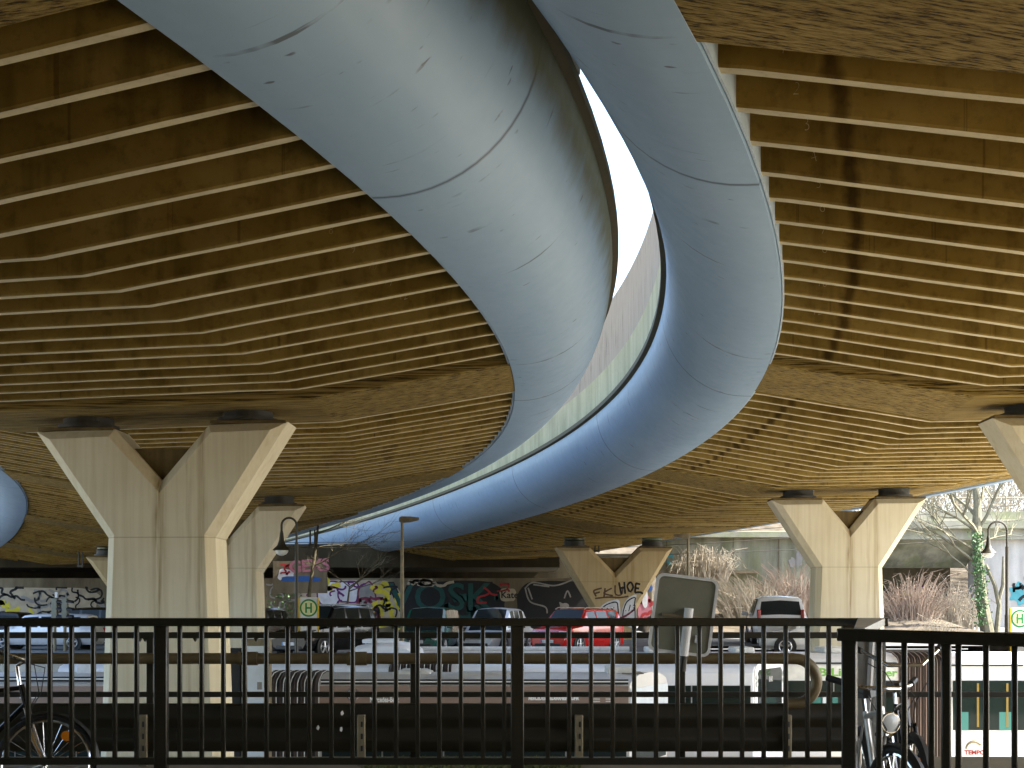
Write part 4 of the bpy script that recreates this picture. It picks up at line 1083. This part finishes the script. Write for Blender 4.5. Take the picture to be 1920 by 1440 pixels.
def graffiti_main():
    # far left stretch
    patch(wG, -60, 192, 1100, 1166, M['g_tan'], -.004, 1, .1)
    squiggles(wG, -50, 190, 1102, 1164, 42, M['g_black'], .12, -.012, 2)
    squiggles(wG, -50, 190, 1104, 1160, 14, M['g_grey'], .2, -.009, 3); squiggles(wG, 0, 80, 1130, 1164, 4, M['g_yellow'], .25, -.014, 4)
    # behind the stop sign
    squiggles(wG, 505, 560, 1095, 1140, 9, M['g_grey'], .10, -.01, 5)
    squiggles(wG, 560, 640, 1086, 1108, 9, M['g_yellow'], .28, -.012, 6)
    patch(wG, 556, 756, 1086, 1180, M['g_tan'], -.003, 7, .04)
    # violet outlined pale bubble letters
    for i, (a, b_, c, d_) in enumerate(((596, 638, 1091, 1136), (634, 672, 1090, 1130), (672, 704, 1092, 1160))):
        patch(wG, a - 3, b_ + 3, c - 3, d_ + 3, M['g_purple'] if i < 2 else M['g_maroon'], -.008 - .002 * i, 20 + i, .15)
        patch(wG, a, b_, c, d_, M['g_white'] if i < 2 else M['g_grey'], -.009 - .002 * i, 20 + i, .15)
    squiggles(wG, 580, 700, 1092, 1136, 9, M['g_purple'], .11, -.018, 9, 10)
    squiggles(wG, 676, 712, 1100, 1172, 12, M['g_maroon'], .16, -.019, 10, 14)
    squiggles(wG, 700, 756, 1095, 1176, 10, M['g_yellow'], .3, -.016, 11); squiggles(wG, 706, 740, 1100, 1172, 5, M['g_black'], .14, -.02, 12)
    # green block letters
    patch(wG, 752, 950, 1088, 1182, M['g_black'], -.004, 13, .06)
    letters(wG, 'VOSK', 826, 1122, 2.3, M['g_teal'], M['g_black'], -.010, 1.05, .10)
    squiggles(wG, 770, 950, 1088, 1098, 9, M['g_tan'], .16, -.02, 14); squiggles(wG, 840, 930, 1120, 1160, 7, M['g_teal'], .35, -.012, 15)
    squiggles(wG, 900, 950, 1095, 1130, 5, M['g_red'], .12, -.022, 16)
    patch(wG, 936, 968, 1103, 1128, M['g_tan'], -.014, 17, .1); text(' Kate', .55, 'graffiti_tag', M['g_black'], wG, (gx(953), -.022, gzz(1116)), (R(90), 0, 0), .002, .01, 'CENTER', 1)
    # dark panel with white lines
    patch(wG, 968, 1118, 1088, 1184, M['g_black'], -.005, 18, .05)
    for pts in ([(984, 1104), (1000, 1092), (1040, 1098), (1076, 1086)], [(985, 1104), (994, 1128), (1022, 1138), (1026, 1150)], [(990, 1102), (998, 1124)], [(1000, 1096), (1030, 1100)], [(1058, 1122), (1064, 1108), (1070, 1120)], [(1050, 1136), (1062, 1146)]):
        stroke([(gx(a), gzz(b_)) for a, b_ in pts], .09, -.016).build('graffiti_lines', M['g_grey'], wG, smooth=0)
    patch(wG, 1046, 1068, 1128, 1150, M['g_grey'], -.014, 19, .5)
    # red and pink blot by the sign back
    patch(wG, 1196, 1222, 1112, 1166, M['g_pink'], -.006, 30, .2); squiggles(wG, 1198, 1220, 1114, 1160, 8, M['g_red'], .16, -.012, 31, 9)
    patch(wG, 1204, 1216, 1104, 1140, M['g_white'], -.016, 32, .3); patch(wG, 1214, 1224, 1098, 1108, M['g_blue'], -.018, 33, .2)
graffiti_main()
# low slab bridge behind the graffiti wall and the gloom under it
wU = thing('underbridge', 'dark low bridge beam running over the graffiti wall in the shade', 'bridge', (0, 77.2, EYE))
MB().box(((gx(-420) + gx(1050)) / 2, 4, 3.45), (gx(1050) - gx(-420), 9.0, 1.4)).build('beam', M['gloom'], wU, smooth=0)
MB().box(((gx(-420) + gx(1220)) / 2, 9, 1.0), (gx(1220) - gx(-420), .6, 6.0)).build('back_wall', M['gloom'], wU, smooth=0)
# painted parapet seen left of the arched lamp
dP = 72.0; KX = dP / F
wP = wall('graffiti_wall', 'short parapet wall sprayed white, red and blue above the bus stop sign', 'wall', 512, 612, 1052, dP, M['walldark'], 1092, .4)
patch(wP, 520, 552, 1066, 1090, M['g_white'], -.006, 40, .2); patch(wP, 524, 606, 1080, 1091, M['g_blue'], -.01, 41, .2)
text('GEXS', .95, 'graffiti_letters', M['g_pink'], wP, (gx(580), -.02, gzz(1062)), (R(90), R(-4), 0), .002, .03, 'CENTER', 1)
squiggles(wP, 526, 550, 1058, 1076, 5, M['g_red'], .1, -.016, 42, 9)
# retaining wall right of the squat pier
dR = 71.0; KX = dR / F
wR = wall('retaining_wall', 'mossy concrete retaining wall left of the right pier, behind the dry bushes', 'wall', 1232, 1560, 1006, dR, M['wallgreen'])
for px in (1250, 1375, 1460): MB().box((gx(px), -.01, 1.2), (.05, .03, 6.0)).build('joint', M['walldark'], wR, smooth=0)
MB().box(((gx(1232) + gx(1560)) / 2, -.12, gzz(1003)), (gx(1560) - gx(1232), 1.0, .35)).build('coping', M['bridge'], wR, bevel=.03)
MB().box(((gx(1224) + gx(1420)) / 2, -.35, gzz(1073)), (gx(1420) - gx(1224), .5, .16)).build('ledge', M['walldark'], wR)
for px in (1500, 1486): patch(wR, px - 8, px + 6, 1032 if px == 1500 else 1044, 1066, M['g_grey'], -.03, px, .4)
text('c', 1.1, 'graffiti_tag', M['g_cyan'], wR, (gx(1254), -.02, gzz(1046)), (R(90), 0, 0), .002, .05)
# railway bridge at right
dQ = 74.0; KX = dQ / F
q = thing('railway_bridge', 'mossy concrete railway bridge deck crossing behind the right tree', 'bridge', (0, dQ, EYE))
MB().box(((gx(1540) + gx(2300)) / 2, 3, (gzz(960) + gzz(1012)) / 2), (gx(2300) - gx(1540), 7, gzz(960) - gzz(1012))).build('bridge_deck', M['bridge'], q, smooth=0)
MB().box(((gx(1540) + gx(2300)) / 2, -.7, gzz(985)), (gx(2300) - gx(1540), .5, .5)).build('edge_beam', M['bridge'], q, bevel=.03)
b = MB(); b.loft([[(gx(1600), .2, gzz(1012)), (gx(1836), .2, gzz(1012)), (gx(1836), 2.6, gzz(1012)), (gx(1600), 2.6, gzz(1012))], [(gx(1600), 2.2, gzz(1062)), (gx(1836), 2.2, gzz(1062)), (gx(1836), 2.6, gzz(1062)), (gx(1600), 2.6, gzz(1062))]]); b.build('haunch', M['wallgreen'], q, smooth=0)
MB().box(((gx(1560) + gx(1840)) / 2, 5.5, gzz(1105)), (gx(1840) - gx(1560), .5, 6.5)).build('back_wall', M['walldark'], q, smooth=0)
MB().box(((gx(1838) + gx(2300)) / 2, 1.0, (gzz(1012) + gzz(1230)) / 2), (gx(2300) - gx(1838), 2.0, gzz(1012) - gzz(1230))).build('abutment', M['wallpale'], q, smooth=0)
for k in range(16):
    MB().cyl((gx(1560 + 46 * k), -.3, gzz(962)), (gx(1560 + 46 * k), -.3, gzz(932)), .04, 6).build('railing_post', M['zinc'], q)
MB().cyl((gx(1550), -.3, gzz(934)), (gx(2300), -.3, gzz(934)), .035, 6).build('rail', M['zinc'], q)
MB().cyl((gx(1550), -.3, gzz(948)), (gx(2300), -.3, gzz(948)), .025, 6).build('rail', M['zinc'], q)
for (a, b_, c, d_, mm, sd) in ((1672, 1704, 1094, 1134, 'g_grey', 51), (1740, 1766, 1100, 1150, 'g_yellow', 52), (1764, 1790, 1090, 1150, 'g_purple', 53), (1790, 1826, 1100, 1170, 'g_maroon', 54), (1768, 1776, 1128, 1150, 'g_red', 55)):
    patch(q, a, b_, c, d_, M[mm], 5.22 - sd * .0005, sd, .2)
squiggles(q, 1668, 1826, 1090, 1160, 16, M['g_black'], .10, 5.17, 56, 14)
patch(q, 1892, 1935, 1090, 1138, M['g_cyan'], -.012, 57, .45); squiggles(q, 1905, 1940, 1080, 1140, 5, M['g_black'], .16, -.02, 58, 20)
# far embankment closing the view
struct(MB().loft([[(x, 92, -1), (x, 96, 4.5), (x, 108, 9.5), (x, 160, 11), (x, 160, -3)] for x in (-160, 160)]).build('embankment', M['soil'], smooth=0))
# soil bank under the bushes
def bank(px0, px1, d0, d1, h, nm):
    x0, x1 = (px0 - 960) / F * d0, (px1 - 960) / F * d0
    vs = []; nx_ = 24; b = MB()
    for j in range(7):
        for i in range(nx_ + 1):
            x = x0 + (x1 - x0) * i / nx_; e = math.sin(math.pi * i / nx_) ** .5; y = d0 + (d1 - d0) * j / 6
            vs.append((x, y, zpark(x, y) - .03 + h * (j / 6) ** .8 * e + random.uniform(-.05, .05) * (j > 0)))
    b.add(vs, [(j * (nx_ + 1) + i, j * (nx_ + 1) + i + 1, (j + 1) * (nx_ + 1) + i + 1, (j + 1) * (nx_ + 1) + i) for j in range(6) for i in range(nx_)])
    return struct(b.build(nm, M['soil'], smooth=60))
bank(1225, 1570, 62, 70.8, 1.5, 'bank'); bank(1640, 1900, 60, 72.5, 1.5, 'bank')
# ------------------------------------------------------------------ trees, bushes, hangers, wires
def grow(mb, p, d, L, r, depth, spread=.5, up=.1, leafs=None, sides=5):
    pts = [p]; q = p.copy(); dd = d.copy(); n = 4
    for k in range(n):
        dd = (dd + Vector((random.uniform(-1, 1), random.uniform(-1, 1), random.uniform(-1, 1))) * .16 + Vector((0, 0, up * .25))).normalized()
        q = q + dd * L / n; pts.append(q.copy())
    mb.tube(pts, [r * (1 - .45 * k / n) for k in range(n + 1)], sides if r > .03 else 3, cap=False)
    if depth == 0: return
    for k in range(random.choice((3, 4)) if depth > 1 else 4):
        i = random.randint(2, n); a = Vector((random.uniform(-1, 1), random.uniform(-1, 1), random.uniform(-.6, 1))) * spread
        grow(mb, pts[i], (dd + a).normalized(), L * random.uniform(.55, .8), r * random.uniform(.45, .6), depth - 1, spread, up, leafs, sides)
random.seed(21)
def tree_right():
    d = 63.0; base = at(1856, 1196, d); 
    t = thing('bare_tree', 'leafless tree with ivy on its trunk in front of the railway bridge', 'tree', tuple(base), 0, 'leafless trees')
    k = d / F; P = [(0, 0, -.3), (-.35, 0, 1.6), (-.5, .1, 3.4), (-.62, .1, 5.2), (-.55, .2, 6.6), (-.7, .3, 8.2)]
    MB().tube(P, [.36, .30, .26, .24, .18, .10], 10).build('trunk', M['bark'], t)
    MB().tube([(.25, -.1, -.2), (.42, -.1, 1.6), (.2, -.1, 2.6), (-.2, 0, 3.6)], [.16, .12, .1, .08], 8).build('trunk', M['bark'], t)
    MB().tube([(.35, -.1, 1.7), (.58, -.15, 2.6), (.62, -.1, 4.0)], [.10, .09, .05], 7).build('trunk', M['bark'], t)
    mb = MB()
    for z, dx, L_, r in ((3.6, -1.2, 3.2, .09), (4.2, -1, 2.8, .08), (4.6, 1, 1.8, .06), (5.0, -.7, 3.4, .10), (5.4, .3, 3.0, .09), (5.8, -.5, 3.2, .09), (6.3, .4, 2.8, .08), (6.9, -.2, 2.6, .08), (5.2, -1.2, 2.6, .07), (7.6, .1, 2.0, .07), (3.0, -1.2, 2.4, .06)):
        grow(mb, Vector((-.5, .1, z)), Vector((dx, random.uniform(-.5, .5), .75)).normalized(), L_, r, 3, .75, .06)
    mb.build('crown', M['bark'], t, smooth=0)
    iv = MB()
    for _ in range(800):
        z = random.uniform(.6, 5.2); i = min(int(z / 1.3), 4); cx = -.35 - .06 * z + random.gauss(0, .16); c = Vector((cx - .05, random.uniform(-.4, -.05), z)); s = random.uniform(.03, .075)
        e = Euler((random.uniform(-.9, .9), random.uniform(0, 6), random.uniform(-.9, .9))).to_matrix()
        iv.add([c + e @ Vector(v) for v in ((-s, 0, 0), (0, 0, -s), (s, 0, 0), (0, 0, s))], [(0, 1, 2, 3)])
    iv.build('ivy', M['ivy'], t, smooth=0)
tree_right()
def tree_left():
    d = 60.0; base = at(578, 1196, d)
    t = thing('bare_tree', 'thin leafless tree behind the bus stop sign, its twigs against the blue girder', 'tree', tuple(base), 0, 'leafless trees')
    MB().tube([(0, 0, -.3), (.05, 0, 2.2), (.35, 0, 4.2), (.55, 0, 6.2)], [.10, .085, .07, .035], 8).build('trunk', M['dimbark'], t)
    MB().tube([(1.8, .3, -.3), (1.75, .3, 1.2), (1.9, .3, 2.4)], [.07, .06, .04], 6).build('trunk', M['dimbark'], t)
    mb = MB()
    for z, dx, L_, r in ((3.4, .8, 1.7, .04), (4.2, 1.0, 1.8, .045), (4.9, .6, 1.5, .04), (5.6, .9, 1.4, .035)):
        grow(mb, Vector((.3, 0, z)), Vector((dx, random.uniform(-.3, .3), .25)).normalized(), L_, r, 3, .8, .02)
    for z, dx in ((2.3, .4), (2.4, -.5), (2.2, 1.0), (2.4, .9)):
        grow(mb, Vector((1.9, .3, z)), Vector((dx, 0, .5)).normalized(), 1.3, .032, 3, .85, .02)
    mb.build('crown', M['dimbark'], t, smooth=0)
    iv = MB()
    for _ in range(260):
        c = Vector((random.gauss(-.9, .45), random.uniform(-.3, .3), random.uniform(.3, 2.1))); s = random.uniform(.03, .07); e = Euler((random.uniform(-.9, .9), random.uniform(0, 6), random.uniform(-.9, .9))).to_matrix()
        iv.add([c + e @ Vector(v) for v in ((-s, 0, 0), (0, 0, -s), (s, 0, 0), (0, 0, s))], [(0, 1, 2, 3)])
    iv.build('foliage', M['ivy'], t, smooth=0)
tree_left()
def bush(name, label, px0, px1, pbase, ptop, d, n, m, lean, rr=.014, group=None, drop=0):
    x0, x1 = (px0 - 960) / F * d, (px1 - 960) / F * d; zb, zt = at(0, pbase, d).z, at(0, ptop, d).z; H = zt - zb
    t = thing(name, label, 'bush', ((x0 + x1) / 2, d, zb), 0, group); w_ = (x1 - x0) / 2; mb = MB()
    rr *= 1.35
    for _ in range(int(n * .62)):
        u = random.uniform(-1, 1); x = u * w_ * .8; h = H * random.uniform(.35, 1) * (1 - .35 * u * u); y = random.uniform(-1.2, 1.2)
        lx_ = lean * h + u * .5 * h * random.uniform(.2, 1.1) + random.gauss(0, .28) * h
        P = [Vector((x, y, -.2)), Vector((x + lx_ * .35, y + random.uniform(-.1, .1), h * .5)), Vector((x + lx_ * .75, y, h * .85)), Vector((x + lx_ * 1.1, y - .1, h * (1.0 - drop * random.random())))]
        mb.tube(P, [rr * 1.4, rr, rr * .8, rr * .4], 3, cap=False)
        if random.random() < .5:
            a = P[1]; mb.tube([a, a + Vector((random.uniform(-.5, .5), 0, .35)), a + Vector((random.uniform(-.8, .8), 0, .5 + random.uniform(-.2, .5)))], [rr * .7, rr * .5, rr * .3], 3, cap=False)
    mb.build('stems', m, t, smooth=0)
G2 = 'dry bushes by the walls'
bush('dry_bush', 'fan of pale dry stems behind the silver people carrier', 1352, 1470, 1178, 1068, 66, 480, M['twig'], -.25, .02, G2)
bush('dry_bush', 'reddish tinted dry shrub squeezed against the right pier', 1450, 1530, 1160, 1050, 67, 380, M['redtwig'], -.2, .018, G2)
bush('dry_bush', 'tangled pale creeper hanging over the retaining wall by the pole lamp', 1268, 1372, 1086, 1010, 69.5, 420, M['twig'], 0, .018, G2, .8)
bush('dry_bush', 'brown brush growing just right of the right pier', 1668, 1745, 1190, 1050, 66, 520, M['redtwig'], .05, .016, G2, .3)
bush('dry_bush', 'brown brush with hanging stems left of the ivy covered tree', 1730, 1830, 1192, 1070, 68, 480, M['twig'], -.05, .016, G2, .5)
bush('dry_bush', 'low dry grass tuft at the foot of the brown brush', 1720, 1790, 1198, 1168, 62, 220, M['twig'], 0, .012, G2)
th = MB(); random.seed(5)
for _ in range(2600):
    d = random.uniform(86, 99); p = at(random.uniform(1600, 2080), random.uniform(850, 985), d); a = random.gauss(1.57, .6); L_ = random.uniform(.6, 2.2)
    v = Vector((math.cos(a), 0, math.sin(a))) * L_
    th.tube([p, p + v * .5 + Vector((random.uniform(-.15, .15), 0, 0)), p + v + Vector((random.uniform(-.3, .3), 0, 0))], [.035, .026, .012], 3, cap=False)
o = th.build('thicket', M['twig'], smooth=0); tag(o, 'pale leafless thicket on the slope beyond the railway bridge', 'thicket', kind='stuff')
ab = thing('abutment', 'plain concrete wall added unseen behind the viewer to block sky light', 'abutment', (0, -13, 0))  # added sky light blocker, not a real abutment
MB().box((0, -1.2, 4.2), (46, 2.4, 8.4)).build('wall_body', M['gloom'], ab, smooth=0)  # unseen wall added to block sky light from behind, dark to cut bounce
# a few far twigs seen against the sky between the girders
# catenary hangers below the decks and the overhead wires
def hanger(label, px, p0, p1, d, w_=.12):
    x = (px - 960) / F * d; z0, z1 = at(0, p0, d).z, at(0, p1, d).z
    t = thing('wire_hanger', label, 'wire hanger', (x, d, z1), 0, 'wire hangers below the decks')
    for s in (-1, 1): MB().box((s * w_ * .8, 0, (z0 - z1 + .3) / 2), (w_ * .5, .1, z0 - z1 + .3)).build('post', M['lampblack'], t)
    MB().box((0, 0, z0 - z1 - .1), (w_ * 3.4, .3, .1)).build('plate', M['lampblack'], t)
    MB().box((0, 0, .08), (w_ * 2.6, .16, .1)).build('arm', M['lampblack'], t)
hanger('paired black hanger posts below the right deck above the sign back', 1254, 952, 1000, 60, .12)
hanger('black hanger below the right deck over the squat pier', 1119, 986, 1036, 66, .12)
hanger('black hanger below the left deck beside the arched lamp', 586, 968, 1024, 62, .14)
hanger('black hanger below the left deck at far left', 151, 1014, 1064, 66, .12)
def wire(px0, py0, px1, py1, d0, d1, label, r=.018, sag=.25):
    a, e = at(px0, py0, d0), at(px1, py1, d1); P = [a + (e - a) * k / 10 - Vector((0, 0, sag * 4 * (k / 10) * (1 - k / 10))) for k in range(11)]
    o = MB().tube(P, r, 5).build('overhead_wire', M['lampblack'])
    tag(o, label, 'overhead wire', 'overhead railway wires')
wire(975, 1022, 2050, 930, 68, 68, 'upper overhead wire running from under the right deck toward the right edge')
wire(975, 1034, 2050, 962, 68.4, 68.4, 'middle overhead wire running from under the right deck toward the right edge')
wire(975, 1046, 2050, 995, 68.8, 68.8, 'lowest overhead wire running from under the right deck toward the right edge')
wire(520, 1017, 1000, 1010, 61, 61, 'upper overhead wire crossing behind the arched lamp at left', .015, .05)
wire(520, 1026, 1000, 1024, 61.3, 61.3, 'lower overhead wire crossing behind the arched lamp at left', .015, .05)
for o in bpy.data.objects:
    if o.get('label') is None and o.parent is None and o.type == 'MESH' and o.get('kind') is None: print('UNTAGGED', o.name)
